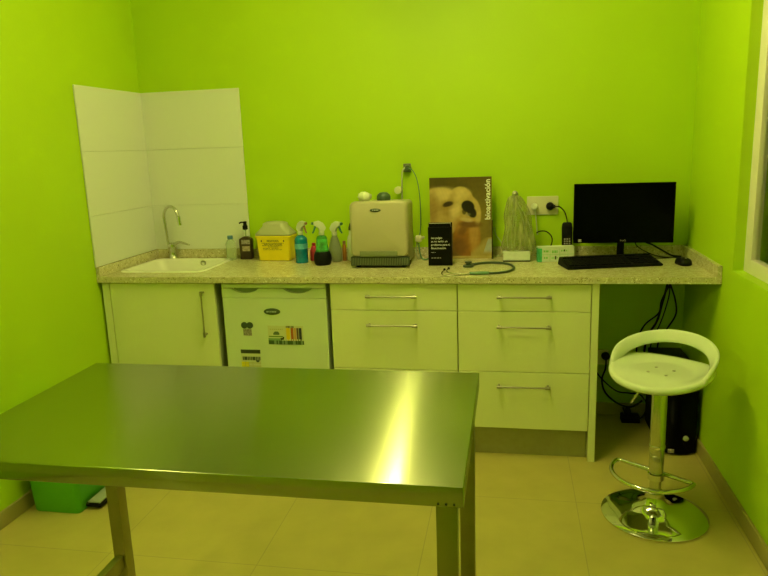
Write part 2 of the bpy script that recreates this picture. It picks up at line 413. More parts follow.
for x0, x1, lab in ((0.02, 0.640, 'grey plinth board under the sink cabinet, behind the steel table'), (1.228, 2.448, 'long grey plinth board under the two drawer units')):
    tag(obj('plinth', bx(x0, x1, -0.550, -0.535, 0.0, 0.1515), 'plinth'), lab, 'plinth')

# fridge
t = thing('small_refrigerator', 'white under-counter refrigerator with stickers on its door', 'fridge', (0.935, -0.59, 0))
obj('body', bx(-0.266, 0.266, 0.045, 0.55, 0.03, 0.855, bev=0.004), 'fridge', t, smooth=True)
obj('top_trim', bx(-0.270, 0.270, 0.0, 0.043, 0.839, 0.861, bev=0.003), 'fridge', t, smooth=True)
b = BM(); box(b, -0.270, 0.270, 0.0, 0.04, 0.06, 0.788, bev=0.006, seg=3)
# upper door band with two scalloped finger recesses
N = 80; top = []
def scal(x):
    z = 0.8365
    for c, hw in ((-0.146, 0.070), (0.126, 0.074)):
        u_ = (x-c)/hw
        if abs(u_) < 1: z -= 0.024*(1-u_*u_)**0.8
    return z
for yy in (0.0, 0.012):
    pass
xs = [-0.270+0.54*i/N for i in range(N+1)]
fr = [(b.verts.new((x, 0.0, 0.790)), b.verts.new((x, 0.0, scal(x))), b.verts.new((x, 0.022, scal(x))), b.verts.new((x, 0.022, 0.790))) for x in xs]
for p, q in zip(fr, fr[1:]):
    for k in range(4): b.faces.new((p[k], q[k], q[(k+1) % 4], p[(k+1) % 4]))
b.faces.new(fr[0]); b.faces.new(fr[-1])
door = obj('door', b, 'fridge', t)
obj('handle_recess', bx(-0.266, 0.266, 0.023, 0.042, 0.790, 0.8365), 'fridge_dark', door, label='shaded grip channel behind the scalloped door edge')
bg = obj('badge', lathe(BM(), [(0.0, 0.004), (0.8, 0.004), (0.95, 0.003), (1, 0)], seg=32, axis='y'), 'badge', door, smooth=True, label='oval brand badge')
bg.scale = (0.043, 1, 0.017); bg.location = (-0.012, 0.0, 0.720)
obj('badge_print', dashes(BM(), -0.040, 0.016, 0.720, 0.007, -0.004, seed=9), 'badge_silver', door)
for sx in (-0.23, 0.23):
    for sy in (0.08, 0.5): obj('foot', lathe(BM(), [(0.018, 0), (0.018, 0.02), (0.012, 0.031)], seg=16, loc=(sx, sy, 0)), 'black', t)
# stickers and magnets on the fridge door
yd = -0.5902
def lerp3(a, b_, t_): return tuple(x+(y_-x)*t_ for x, y_ in zip(a, b_))
base_st = (0.56, 0.60, 0.42)
def big_sticker(u, v):
    c = (0.60, 0.62, 0.36)
    if v < 0.12: return (0.05, 0.06, 0.04) if 0.52 < u < 0.74 and v > 0.01 and math.sin(u*160) > -0.4 else c
    if v > 0.78:
        return (0.05, 0.10, 0.05) if math.sin(u*41)*math.sin(u*17+2) > -0.15 else (0.22, 0.30, 0.18)
    if u > 0.50:
        for a, e, k in ((0.52, 0.63, (0.75, 0.55, 0.02)), (0.645, 0.725, (0.42, 0.10, 0.04)), (0.735, 0.80, (0.55, 0.30, 0.12)), (0.805, 0.86, (0.14, 0.07, 0.06)), (0.87, 0.955, (0.03, 0.035, 0.07))):
            if a < u < e: return k if v < 0.72 or math.sin(u*90) > 0 else c
        return c
    if 0.15 < u < 0.32 and abs(v-0.40) < 0.09 and abs(u-0.235) < 0.05+0.5*(v-0.32): return (0.10, 0.16, 0.08)
    if 0.02 < u < 0.42 and 0.55 < v < 0.61: return (0.12, 0.22, 0.04)
    if 0.03 < u < 0.42 and 0.17 < v < 0.22 and math.sin(u*110) > -0.2: return (0.40, 0.38, 0.12)
    # small black dog figure
    if (u-0.39)**2/0.0028+(v-0.70)**2/0.0032 < 1 or (u-0.43)**2/0.0006+(v-0.63)**2/0.002 < 1: return (0.02, 0.02, 0.02)
    if 0.35 < u < 0.38 and 0.70 < v < 0.80: return (0.02, 0.02, 0.02)
    if v > 0.66 and u < 0.34: return (0.20, 0.34, 0.16)
    return c
o = picture('door_sticker', 0.895, 1.079, 0.551, 0.648, yd-0.0015, big_sticker, 92, 50)
tag(o, 'wide advertising sticker with coloured stripes and a small black dog, on the fridge door', 'sticker')
def cal_sticker(u, v):
    if v < 0.16: return (0.03, 0.04, 0.03)
    if 0.30 < v < 0.44: return (0.04, 0.06, 0.05) if u > 0.05 and math.sin(u*75) > -0.8 else (0.6, 0.62, 0.4)
    if 0.44 <= v < 0.52 and (u-0.84)**2/0.01+(v-0.42)**2/0.012 < 1: return (0.03, 0.06, 0.05)
    if v >= 0.50 and u < 0.38: return (0.72, 0.60, 0.03) if (math.sin(v*60) > -0.8 and abs(u-0.19) > 0.02) else (0.5, 0.45, 0.08)
    if v >= 0.50 and (math.sin(v*48) > 0.7 or abs((u-0.38) % 0.2) < 0.012): return (0.45, 0.45, 0.18)
    return (0.60, 0.62, 0.42)
o = picture('door_sticker', 0.742, 0.846, 0.395, 0.520, yd-0.0015, cal_sticker, 50, 60)
tag(o, 'upright sticker with a yellow table and black heading, lowest on the fridge door', 'sticker')
t = thing('fridge_magnet', 'small round black clover-shaped magnet on the fridge door', 'magnet', (0.786, yd, 0.640))
b = BM()
for dx, dz, r in ((-0.014, 0.008, 0.017), (0.015, 0.008, 0.017)): lathe(b, [(r, 0.0), (r, 0.003), (0, 0.004)], seg=20, loc=(dx, 0, dz), axis='y')
obj('leaves', b, 'badge', t)
b = BM(); box(b, -0.022, 0.022, -0.001, 0, -0.046, -0.012)
obj('label_strip', b, 'label_grey', t)

# ---------------------------------------------------------------- worktop with upstand and sink cut-out
SX0, SX1, SY0, SY1 = 0.060, 0.505, -0.480, -0.085
b = BM()
box(b, 0.002, SX0, -0.62, -0.002, 0.87, 0.90); box(b, SX1, W-0.002, -0.62, -0.002, 0.87, 0.90)
box(b, SX0, SX1, -0.62, SY0, 0.87, 0.90); box(b, SX0, SX1, SY1, -0.002, 0.87, 0.90)
t = thing('worktop', 'long beige speckled granite worktop running wall to wall', 'worktop', (0, 0, 0))
obj('slab', b, 'granite', t)
obj('upstand', bx(0.022, W-0.022, -0.020, -0.002, 0.90, 0.950, bev=0.0015, seg=1), 'granite', t)
obj('upstand', bx(0.002, 0.022, -0.619, -0.002, 0.90, 0.950, bev=0.0015, seg=1), 'granite', t)
obj('upstand', bx(W-0.022, W-0.002, -0.619, -0.002, 0.90, 0.950, bev=0.0015, seg=1), 'granite', t)
# sink
t = thing('sink', 'white rounded drop-in sink in the left end of the worktop', 'sink', ((SX0+SX1)/2, (SY0+SY1)/2, 0.90))
hx, hy = (SX1-SX0)/2, (SY1-SY0)/2
b = rloft(BM(), [(hx+0.022, hy+0.018, 0.06, 0.0005), (hx+0.020, hy+0.016, 0.058, 0.005), (hx-0.002, hy-0.004, 0.05, 0.006), (hx-0.012, hy-0.014, 0.045, -0.002),
               (hx-0.022, hy-0.024, 0.05, -0.06), (hx-0.04, hy-0.04, 0.06, -0.135), (hx-0.10, hy-0.09, 0.07, -0.15), (0.03, 0.03, 0.03, -0.155),
               (0.03, 0.03, 0.03, -0.165), (hx-0.03, hy-0.03, 0.06, -0.145), (hx-0.006, hy-0.006, 0.06, -0.02), (hx-0.003, hy-0.003, 0.05, 0.0003)], n=8, cap0=False, cap1=False)
obj('basin', b, 'sink', t, smooth='all')
b = BM(); lathe(b, [(0.017, 0), (0.017, 0.005), (0.010, 0.006), (0.010, 0.001), (0, 0.001)], seg=24, loc=(0.062, hy-0.0135, -0.019), axis='y')
obj('overflow', b, 'steel_dull', t, smooth=True, label='round dark overflow hole ring')
b = BM(); lathe(b, [(0.0, -0.150), (0.034, -0.150), (0.034, -0.154)], seg=24)
obj('drain', b, 'chrome', t)
# tap
t = thing('sink_tap', 'chrome gooseneck tap with a side lever behind the sink', 'tap', (0.135, -0.052, 0.9005))
b = BM(); lathe(b, [(0.030, 0), (0.030, 0.006), (0.025, 0.012), (0.023, 0.055), (0.026, 0.062), (0.022, 0.085), (0.010, 0.095)], seg=24)
obj('body', b, 'chrome_soft', t, smooth=True)
obj('spout', tube(BM(), [(-0.020, 0, 0.065), (-0.024, -0.004, 0.12), (-0.026, -0.01, 0.20), (-0.026, -0.015, 0.255), (-0.004, -0.022, 0.297), (0.030, -0.030, 0.308), (0.060, -0.036, 0.290), (0.078, -0.040, 0.248)], 0.0085, seg=14, n=8), 'chrome_soft', t, smooth='all')
obj('nozzle', tube(BM(), [(0.0775, -0.040, 0.250), (0.0835, -0.042, 0.200)], 0.0115, seg=16, n=1), 'chrome', t, smooth=True)
b = tube(BM(), [(0.015, 0, 0.085), (0.05, -0.005, 0.098), (0.115, -0.012, 0.082)], lambda u_: 0.010-0.005*u_, seg=12, n=6)
obj('lever', b, 'chrome_soft', t, smooth='all')

# ---------------------------------------------------------------- things on the worktop, left to right
Z = 0.9005
# clear bottle, blue cap
t = thing('plastic_bottle', 'clear plastic bottle with a blue cap, right of the sink', 'bottle', (0.527, -0.115, Z))
b = lathe(BM(), [(0, 0), (0.024, 0), (0.028, 0.004), (0.028, 0.07), (0.0265, 0.075), (0.028, 0.08), (0.028, 0.095), (0.020, 0.112), (0.012, 0.120), (0.012, 0.124)], seg=28)
obj('bottle_body', b, 'bottle_clear', t, smooth=True)
obj('cap', lathe(BM(), [(0, 0.142), (0.0145, 0.141), (0.016, 0.138), (0.016, 0.1215), (0, 0.1215)], seg=28), 'cap_blue', t, smooth=True)
# pump bottle
t = thing('pump_bottle', 'dark square soap bottle with a black pump and a printed label', 'bottle', (0.604, -0.072, Z), rz=0.05)
b = rloft(BM(), [(0.030, 0.021, 0.008, 0), (0.034, 0.025, 0.008, 0.004), (0.036, 0.026, 0.008, 0.10), (0.035, 0.025, 0.010, 0.116), (0.024, 0.018, 0.012, 0.124), (0.011, 0.011, 0.0108, 0.130)])
obj('bottle_body', b, 'soap', t, smooth=True)
b = BM(); box(b, -0.020, 0.030, -0.0268, -0.0258, 0.088, 0.112); obj('label_heading', b, 'label_grey', t)
b = BM(); box(b, -0.016, 0.028, -0.0268, -0.0258, 0.048, 0.076); obj('label_picture', b, 'label_tan', t)
b = BM(); tube(b, [(0, 0, 0.128), (0, 0, 0.168)], 0.0045, n=1); obj('pump_stem', b, 'bottle_clear', t, smooth=True)
b = BM(); lathe(b, [(0.006, 0.166), (0.0145, 0.170), (0.0145, 0.190), (0.011, 0.193), (0.009, 0.205), (0.0105, 0.207), (0.0105, 0.214), (0, 0.216)], seg=20)
tube(b, [(0, 0, 0.209), (-0.018, -0.010, 0.211), (-0.028, -0.016, 0.205)], 0.0042, n=4)
obj('pump_head', b, 'black', t, smooth=True)
# sharps container
t = thing('sharps_container', 'yellow plastic sharps box with a frosted domed lid and black print', 'container', (0.794, -0.095, Z), rz=-0.04)
b = rloft(BM(), [(0.089, 0.046, 0.012, 0), (0.093, 0.050, 0.014, 0.004), (0.101, 0.058, 0.016, 0.128), (0.106, 0.062, 0.018, 0.129), (0.106, 0.062, 0.018, 0.140), (0.102, 0.058, 0.016, 0.141)])
obj('box_body', b, 'yellow', t, smooth=True)
b = rloft(BM(), [(0.105, 0.061, 0.018, 0.1415), (0.105, 0.061, 0.018, 0.149), (0.090, 0.054, 0.03, 0.168), (0.068, 0.046, 0.03, 0.192), (0.066, 0.044, 0.03, 0.206), (0.052, 0.034, 0.03, 0.213), (0.02, 0.015, 0.012, 0.216)])
obj('lid', b, 'frost', t, smooth='all')
b = BM()
tilt = lambda z: -0.0500-0.008*z/0.128-0.0006
dashes(b, -0.070, -0.062, 0.112, 0.010, tilt(0.112), seed=3); 
dashes(b, 0.062, 0.070, 0.112, 0.010, tilt(0.112), seed=4)
for z_, a, e, h_ in ((0.100, -0.066, 0.066, 0.0025), (0.094, -0.052, 0.054, 0.0035), (0.086, -0.064, 0.058, 0.0028), (0.079, -0.030, 0.030, 0.0028), (0.071, -0.060, -0.020, 0.0028), (0.071, -0.010, 0.030, 0.0025), (0.063, -0.060, 0.050, 0.002)):
    dashes(b, a, e, z_, h_, tilt(z_), seed=int(z_*1000))
obj('printed_marks', b, 'ink', t)
obj('lettering', text_bm('RESIDUOS', 0.0155, T(0, tilt(0.112), 0.112) @ FACE, extrude=0.0004), 'ink', t)

# spray bottles
def spray_bottle(label, loc, rz, body, body_m, head_m, trig_m, H0, label_m=None, lz=(0.05, 0.09), low=None, low_label=None, sc=1.0):
    """body: (r, z) profile up to H0; the nozzle points along local +x"""
    t = thing('spray_bottle', label, 'spray bottle', loc, rz)
    prof = body; obj('bottle_body', lathe(BM(), prof, seg=28), body_m, t, smooth=True)
    if low: obj('bottle_base', lathe(BM(), low, seg=28), 'rubber', t, smooth=True, label=low_label)
    if label_m:
        obj('paper_label', lathe(BM(), [(body_r(body, lz[0])+0.0008, lz[0]), (body_r(body, (lz[0]+lz[1])/2)+0.0008, (lz[0]+lz[1])/2), (body_r(body, lz[1])+0.0008, lz[1])], seg=28), label_m, t, smooth=True)
    obj('collar', lathe(BM(), [(0.0135, H0), (0.0145, H0+0.002), (0.0145, H0+0.016), (0.011, H0+0.020)], seg=20), head_m, t, smooth=True)
    b = BM(); h = H0+0.018   # head: wedge shaped shroud with nozzle
    pl = [(-0.020, 0.010), (-0.010, 0.0), (0.010, 0.0), (0.014, 0.022), (0.040, 0.036), (0.041, 0.052), (0.010, 0.058), (-0.010, 0.046), (-0.024, 0.020)]
    A = [b.verts.new((x, -0.0105, h+z_)) for x, z_ in pl]; B = [b.verts.new((x, 0.0105, h+z_)) for x, z_ in pl]
    b.faces.new(A); b.faces.new(B[::-1])
    for k in range(len(pl)): b.faces.new((A[k], A[(k+1) % len(pl)], B[(k+1) % len(pl)], B[k]))
    bmesh.ops.bevel(b, geom=b.edges[:], offset=0.002, segments=2, affect='EDGES')
    obj('spray_head', b, head_m, t, smooth=True)
    obj('nozzle', tube(BM(), [(0.040, 0, h+0.045), (0.051, 0, h+0.046)], 0.007, n=1, seg=14), trig_m, t, smooth=True)
    obj('trigger', tube(BM(), [(0.026, 0, h+0.036), (0.034, 0, h+0.022), (0.040, 0, h+0.006), (0.048, 0, h-0.006)], lambda u_: 0.0062-0.002*u_, n=5, seg=10), trig_m, t, smooth='all')
    return t
def body_r(prof, z):
    for (r0, z0), (r1, z1) in zip(prof, prof[1:]):
        if z0 <= z <= z1 and z1 > z0: return r0+(r1-r0)*(z-z0)/(z1-z0)
    return prof[0][0]
cyl = lambda r, h: [(0, 0), (r-0.003, 0), (r, 0.004), (r, h*0.82), (r*0.93, h*0.90), (r*0.6, h*0.97), (0.0125, h), (0.0125, h+0.004)]
spray_bottle('teal spray bottle with a pale head and brown trigger, right of the yellow box', (0.972, -0.205, Z), -0.5, cyl(0.0345, 0.150), 'teal', 'spray_white', 'brown_trigger', 0.152, 'teal_light', (0.078, 0.106))
cone = [(0, 0.068), (0.037, 0.068), (0.034, 0.080), (0.029, 0.11), (0.0275, 0.145), (0.024, 0.152), (0.0125, 0.156), (0.0125, 0.160)]
spray_bottle('green spray bottle with a swollen black base, nozzle turned to the left', (1.108, -0.270, Z), 3.6, cone, 'spray_green', 'spray_white', 'dark_green', 0.158, 'green_label', (0.080, 0.140),
             low=[(0, 0), (0.038, 0), (0.044, 0.008), (0.048, 0.030), (0.046, 0.052), (0.0375, 0.0725), (0, 0.0725)], low_label='black rounded lower half of the bottle')
spray_bottle('grey-green spray bottle standing behind the black-based one, nozzle turned right', (1.150, -0.165, Z), -0.25,
             [(0, 0), (0.033, 0), (0.038, 0.006), (0.039, 0.04), (0.031, 0.085), (0.020, 0.125), (0.0125, 0.140), (0.0125, 0.144)], 'grey_bottle', 'spray_white', 'dark_green', 0.142)
t = thing('small_bottle', 'small red bottle half hidden behind the teal spray bottle', 'bottle', (1.022, -0.135, Z))
obj('bottle_body', lathe(BM(), [(0, 0), (0.020, 0), (0.023, 0.004), (0.023, 0.055), (0.014, 0.078), (0.009, 0.082)], seg=24), 'red', t, smooth=True)
obj('cap', lathe(BM(), [(0.0095, 0.0825), (0.0105, 0.084), (0.0105, 0.097), (0, 0.098)], seg=20), 'red', t, smooth=True)
t = thing('small_tube', 'thin brown tube standing left of the white squeeze bottle', 'tube', (1.197, -0.145, Z))
obj('tube_body', lathe(BM(), [(0, 0), (0.010, 0), (0.011, 0.003), (0.0105, 0.085), (0.007, 0.092)], seg=20), 'brown', t, smooth=True)
obj('cap', lathe(BM(), [(0.0075, 0.0925), (0.0085, 0.094), (0.008, 0.108), (0, 0.109)], seg=20), 'brown_trigger', t, smooth=True)
t = thing('squeeze_bottle', 'white squeeze bottle with a dark tip, beside the sterilizer', 'bottle', (1.236, -0.140, Z))
obj('bottle_body', lathe(BM(), [(0, 0), (0.020, 0), (0.023, 0.005), (0.023, 0.105), (0.018, 0.130), (0.011, 0.142), (0.010, 0.165)], seg=24), 'spray_white', t, smooth=True)
obj('tip', lathe(BM(), [(0.011, 0.1655), (0.013, 0.167), (0.012, 0.180), (0.004, 0.205), (0, 0.206)], seg=20), 'ink', t, smooth=True)

# sterilizer / autoclave
t = thing('sterilizer', 'beige tabletop sterilizer box with rounded front and dark grille', 'sterilizer', (1.437, -0.385, Z))
def rr_front(hx_, z0, z1, r, n=6):
    cz, hz_ = (z0+z1)/2, (z1-z0)/2
    return [(x, zz+cz) for x, zz in rrect(hx_, hz_, r, n)]
def yloft(levels, mi=0):
    b = BM(); rings = [[b.verts.new((x, y, z_)) for x, z_ in pl] for pl, y in levels]; n = len(rings[0])
    for a, c in zip(rings, rings[1:]):
        for k in range(n): b.faces.new((a[k], a[(k+1) % n], c[(k+1) % n], c[k]))
    b.faces.new(rings[0]); b.faces.new(rings[-1]); return b
obj('body', yloft([(rr_front(0.142, 0.012, 0.332, 0.020), 0.030), (rr_front(0.144, 0.010, 0.334, 0.022), 0.036), (rr_front(0.142, 0.010, 0.328, 0.022), 0.23), (rr_front(0.134, 0.016, 0.320, 0.02), 0.24)]), 'beige', t, smooth=True)
obj('front_door', yloft([(rr_front(0.134, 0.068, 0.326, 0.024), 0.0), (rr_front(0.142, 0.062, 0.333, 0.028), 0.004), (rr_front(0.147, 0.060, 0.338, 0.030), 0.014), (rr_front(0.147, 0.060, 0.338, 0.030), 0.029)]), 'beige', t, smooth=True)
b = bx(-0.150, 0.152, 0.004, 0.029, 0.012, 0.058, bev=0.004)
g = obj('grille', b, 'grille', t, smooth=True)
b = BM()
for k in range(34):
    x = -0.145+k*0.0087; box(b, x, x+0.0034, 0.0005, 0.006, 0.017, 0.052)
obj('grille_slats', b, 'flap', g)
obj('flap', bx(-0.100, 0.094, -0.006, -0.0005, 0.060, 0.088, bev=0.002), 'flap', t, smooth=True, label='olive handle flap')
bg = obj('badge', lathe(BM(), [(0, 0.003), (0.85, 0.003), (1, 0)], seg=28, axis='y'), 'badge', t, smooth=True, label='small dark oval badge')
bg.scale = (0.028, 1, 0.009); bg.location = (-0.012, -0.0002, 0.294)
obj('badge_print', dashes(BM(), -0.028, 0.004, 0.294, 0.004, -0.003, seed=8), 'badge_silver', t)
for sx in (-0.12, 0.12):
    for sy in (0.05, 0.20):
        obj('foot', lathe(BM(), [(0, 0), (0.012, 0), (0.014, 0.010), (0, 0.010)], seg=16, loc=(sx, sy, 0)), 'rubber', t)
b = lathe(BM(), [(0.034, 0.3342), (0.036, 0.339), (0.036, 0.352), (0.032, 0.364), (0.020, 0.374), (0, 0.377)], seg=28, loc=(0.003, 0.16, -0.004))
obj('filler_cap', b, 'dome', t, smooth=True, label='dark green domed cap on top')
b = BM(); r_ = bmesh.ops.create_icosphere(b, subdivisions=3, radius=1)
rd = random.Random(4)
for v in b.verts:
    n_ = 1+0.10*math.sin(v.co.x*7+1)*math.sin(v.co.y*6)+0.06*math.sin(v.co.z*11+v.co.x*5)
    v.co = Vector((v.co.x*0.036*n_, v.co.y*0.032*n_, max(-0.018, v.co.z*0.027*n_)))
o = obj('cotton_wad', b, 'roll', None, smooth='all', loc=(1.338, -0.225, Z+0.332+0.018))
tag(o, 'crumpled white cotton wad lying on top of the sterilizer', 'cotton')

# wall outlet above the sterilizer with cord
t = thing('wall_outlet', 'small wall socket with a grey plug, high behind the sterilizer', 'socket', (1.535, 0, 1.383))
obj('plate', bx(-0.021, 0.021, -0.012, -0.0005, -0.020, 0.026, bev=0.003), 'flap', t, smooth=True)
t = thing('plug_cord', 'grey plug with two thin cords hanging beside the sterilizer', 'cord', (1.535, -0.013, 1.383))
b = BM(); lathe(b, [(0.020, 0), (0.020, 0.012), (0.015, 0.030), (0, 0.032)], seg=20, axis='y', loc=(0.006, 0, 0))
obj('plug', b, 'badge', t, smooth=True)
b = tube(BM(), [(-0.008, -0.028, 0.006), (-0.020, -0.034, -0.012), (-0.024, -0.036, -0.06), (-0.026, -0.036, -0.140), (-0.026, -0.036, -0.22), (-0.03, -0.036, -0.34)], 0.0042, n=6); obj('cord', b, 'cord_white', t, smooth='all', label='pale straight cord')
b = tube(BM(), [(0.010, -0.028, 0.004), (0.036, -0.034, -0.012), (0.058, -0.038, -0.060), (0.070, -0.040, -0.140), (0.074, -0.042, -0.24), (0.070, -0.045, -0.34), (0.060, -0.06, -0.368)], 0.0026, n=8); obj('cord', b, 'tube_clear', t, smooth='all', label='thin green looping cord')
t = thing('side_valve', 'pale drain valve with a hose at the right side of the sterilizer', 'valve', (1.606, -0.14, Z))
b = BM(); lathe(b, [(0.010, 0.098), (0.018, 0.102), (0.020, 0.122), (0.014, 0.132), (0, 0.133)], seg=18, loc=(0, 0, 0))
tube(b, [(0.010, 0, 0.116), (0.030, -0.004, 0.124)], 0.007, n=1); obj('valve_body', b, 'beige_plate', t, smooth=True)
obj('hose', tube(BM(), [(0.0, 0, 0.092), (0.004, -0.004, 0.05), (0.016, -0.01, 0.012), (0.038, -0.012, 0.0045), (0.050, 0.03, 0.0045)], 0.0042, n=6), 'tube_clear', t, smooth='all')
obj('hose', tube(BM(), [(-0.008, 0, 0.095), (-0.016, 0.012, 0.05), (-0.006, 0.02, 0.010), (0.022, 0.034, 0.0045)], 0.0042, n=6), 'cord_white', t, smooth='all')
t = thing('round_fitting', 'little beige round fitting just above the right edge of the sterilizer', 'wall fitting', (1.492, -0.03, Z+0.37))
b = lathe(BM(), [(0.010, -0.027), (0.010, 0.02), (0.020, 0.024), (0.020, 0.05), (0, 0.054)], seg=18, axis='y'); obj('fitting_body', b, 'beige_plate', t, smooth=True)

# poster stand with the dog photograph
def sm(a, b_, x):
    x = max(0, min(1, (x-a)/(b_-a))); return x*x*(3-2*x)
def ell(u, v, cu, cv, ru, rv, soft=0.15, ang=0):
    du, dv = u-cu, v-cv
    if ang:
        c, s = math.cos(ang), math.sin(ang); du, dv = du*c+dv*s, -du*s+dv*c
    d = math.sqrt((du/ru)**2+(dv/rv)**2); return 1-sm(1-soft, 1+soft, d)
def dog(u, v):
    tx = 0.35*math.sin(u*61+v*37+3*math.sin(v*17))*math.sin(v*53-u*29+2*math.sin(u*13))+0.5*math.sin(u*19+math.sin(v*31)*2)*math.sin(v*23+2*math.sin(u*9))
    c = lerp3((0.075, 0.055, 0.012), (0.20, 0.145, 0.035), sm(0.0, 0.6, v)*0.7+0.3*sm(0.1, 0.9, u))
    fur = (0.47, 0.33, 0.11); furl = (0.66, 0.50, 0.22); furd = (0.28, 0.17, 0.05); dk = (0.16, 0.075, 0.025)
    def put(c, k, a): return lerp3(c, k, max(0, min(1, a)))
    c = put(c, fur, ell(u, v, 0.16, 0.42, 0.42, 0.30, 0.06))
    c = put(c, fur, ell(u, v, 0.50, 0.27, 0.20, 0.155, 0.08))
    c = put(c, fur, ell(u, v, 0.58, 0.45, 0.25, 0.24, 0.06))
    c = put(c, furl, 0.75*ell(u, v, 0.20, 0.20, 0.22, 0.07, 0.7))
    c = put(c, furl, 0.6*ell(u, v, 0.52, 0.20, 0.12, 0.06, 0.7))
    c = put(c, furd, 0.75*ell(u, v, 0.05, 0.36, 0.09, 0.20, 0.6))
    c = put(c, furd, 0.55*ell(u, v, 0.28, 0.42, 0.12, 0.06, 0.7, 0.3))
    c = put(c, furd, 0.45*ell(u, v, 0.36, 0.27, 0.05, 0.10, 0.7, 0.5))
    c = put(c, furl, 0.85*ell(u, v, 0.41, 0.38, 0.08, 0.13, 0.6, 0.2))
    c = put(c, (0.30, 0.125, 0.025), 0.95*ell(u, v, 0.60, 0.75, 0.22, 0.25, 0.12))
    c = put(c, (0.46, 0.26, 0.07), 0.85*ell(u, v, 0.72, 0.70, 0.08, 0.20, 0.5))
    c = put(c, (0.42, 0.22, 0.06), 0.6*ell(u, v, 0.46, 0.58, 0.07, 0.09, 0.6))
    c = put(c, dk, 0.95*ell(u, v, 0.66, 0.575, 0.18, 0.040, 0.4, 0.02))
    c = put(c, (0.62, 0.50, 0.26), 0.6*ell(u, v, 0.60, 0.52, 0.10, 0.025, 0.5, 0.1))
    c = put(c, dk, 0.75*ell(u, v, 0.53, 0.65, 0.08, 0.05, 0.5, -0.6))
    c = put(c, dk, 0.8*ell(u, v, 0.47, 0.85, 0.13, 0.12, 0.5))
    c = put(c, (0.50, 0.36, 0.14), 0.7*ell(u, v, 0.77, 0.47, 0.05, 0.09, 0.5))
    c = put(c, furd, 0.7*ell(u, v, 0.30, 0.33, 0.13, 0.05, 0.7, -0.2))
    c = put(c, (0.03, 0.016, 0.01), 0.97*ell(u, v, 0.30, 0.322, 0.085, 0.030, 0.3, -0.15))
    c = put(c, (0.04, 0.02, 0.012), 0.7*ell(u, v, 0.25, 0.345, 0.035, 0.015, 0.5))
    c = put(c, (0.010, 0.006, 0.008), ell(u, v, 0.62, 0.355, 0.105, 0.072, 0.12, 0.15))
    c = put(c, (0.012, 0.007, 0.008), ell(u, v, 0.68, 0.425, 0.085, 0.062, 0.15, 0.6))
    c = put(c, (0.02, 0.01, 0.01), 0.8*ell(u, v, 0.56, 0.42, 0.035, 0.035, 0.3))
    c = put(c, (0.22, 0.18, 0.13), 0.55*ell(u, v, 0.62, 0.455, 0.04, 0.018, 0.5))
    if v > 0.74 and u > 0.66: c = put(c, (0.42, 0.32, 0.10), sm(0, 0.10, (v-0.74)-(0.86-u)*0.7)*0.9)
    c = put(c, (0.42, 0.46, 0.46), 0.9*(1 if (u > 0.95-(v-0.74)*0.45 and 0.74 < v < 0.95 and u < 0.995) else 0)*sm(0.74, 0.78, v)*(1-sm(0.88, 0.95, v)))
    if v > 0.965: c = (0.46, 0.36, 0.12)
    return tuple(max(0, x*(1+0.13*tx)) for x in c)
t = thing('poster_stand', 'upright cardboard poster with a pale dog photograph and white lettering', 'poster', (1.828, -0.100, Z))
pic = picture('printed_front', -0.163, 0.163, 0.001, 0.432, -0.002, dog, 130, 170, t, th=0.003)
b = BM(); box(b, -0.163, 0.163, 0.0012, 0.004, 0.001, 0.432); obj('backing_board', b, 'card', t)
b = BM(); vs_ = [b.verts.new(p) for p in ((-0.05, 0.0045, 0.30), (0.05, 0.0045, 0.30), (0.06, 0.07, 0.001), (-0.06, 0.07, 0.001))]; b.faces.new(vs_)
r_ = bmesh.ops.extrude_face_region(b, geom=b.faces[:]); [setattr(g.co, 'y', g.co.y+0.002) for g in r_['geom'] if isinstance(g, bmesh.types.BMVert)]
obj('easel_strut', b, 'card', t)
obj('side_bracket', bx(0.1635, 0.168, -0.030, 0.02, 0.001, 0.205), 'card_black', t, label='black strip along the lower right edge')
obj('lettering', text_bm('bioactivación', 0.0395, T(0.143, -0.0025, 0.313) @ FACE @ Matrix.Rotation(PI/2, 4, 'Z'), extrude=0.0004, spacing=1.02), 'text_white', t)
# leaflet dispenser
t = thing('leaflet_holder', 'small black leaflet dispenser with white text in front of the dog poster', 'leaflet holder', (1.738, -0.315, Z), rz=0.03)
b = BM(); box(b, -0.060, 0.060, 0.0, 0.003, 0.0, 0.196); box(b, -0.060, -0.057, 0.0, 0.050, 0.0, 0.196); box(b, 0.057, 0.060, 0.0, 0.050, 0.0, 0.196)
box(b, -0.060, 0.060, 0.047, 0.050, 0.0, 0.215); box(b, -0.057, 0.057, 0.003, 0.047, 0.0, 0.003)
obj('box_body', b, 'card_black', t)
obj('leaflets', bx(-0.055, 0.055, 0.006, 0.020, 0.004, 0.216), ['paper'], t, label='stack of leaflets with pale top edge')
obj('leaflet_cover', bx(-0.0548, 0.0548, 0.0045, 0.0058, 0.004, 0.2145), 'card_black', t)
lines = ['Las pulgas', 'ya no serán un', 'problema para ti.', 'Bioactivación.']
for i, s in enumerate(lines):
    obj('lettering', text_bm(s, 0.0140, T(-0.045, -0.0006, 0.142-0.0175*i) @ FACE, align='LEFT', extrude=0.0004), 'text_white', t)
obj('small_print', dashes(BM(), -0.045, -0.020, 0.068, 0.0018, -0.0002, seed=2), 'paper', t); obj('small_print', dashes(BM(), -0.045, 0.006, 0.040, 0.0025, -0.0002, seed=5), 'paper', t)

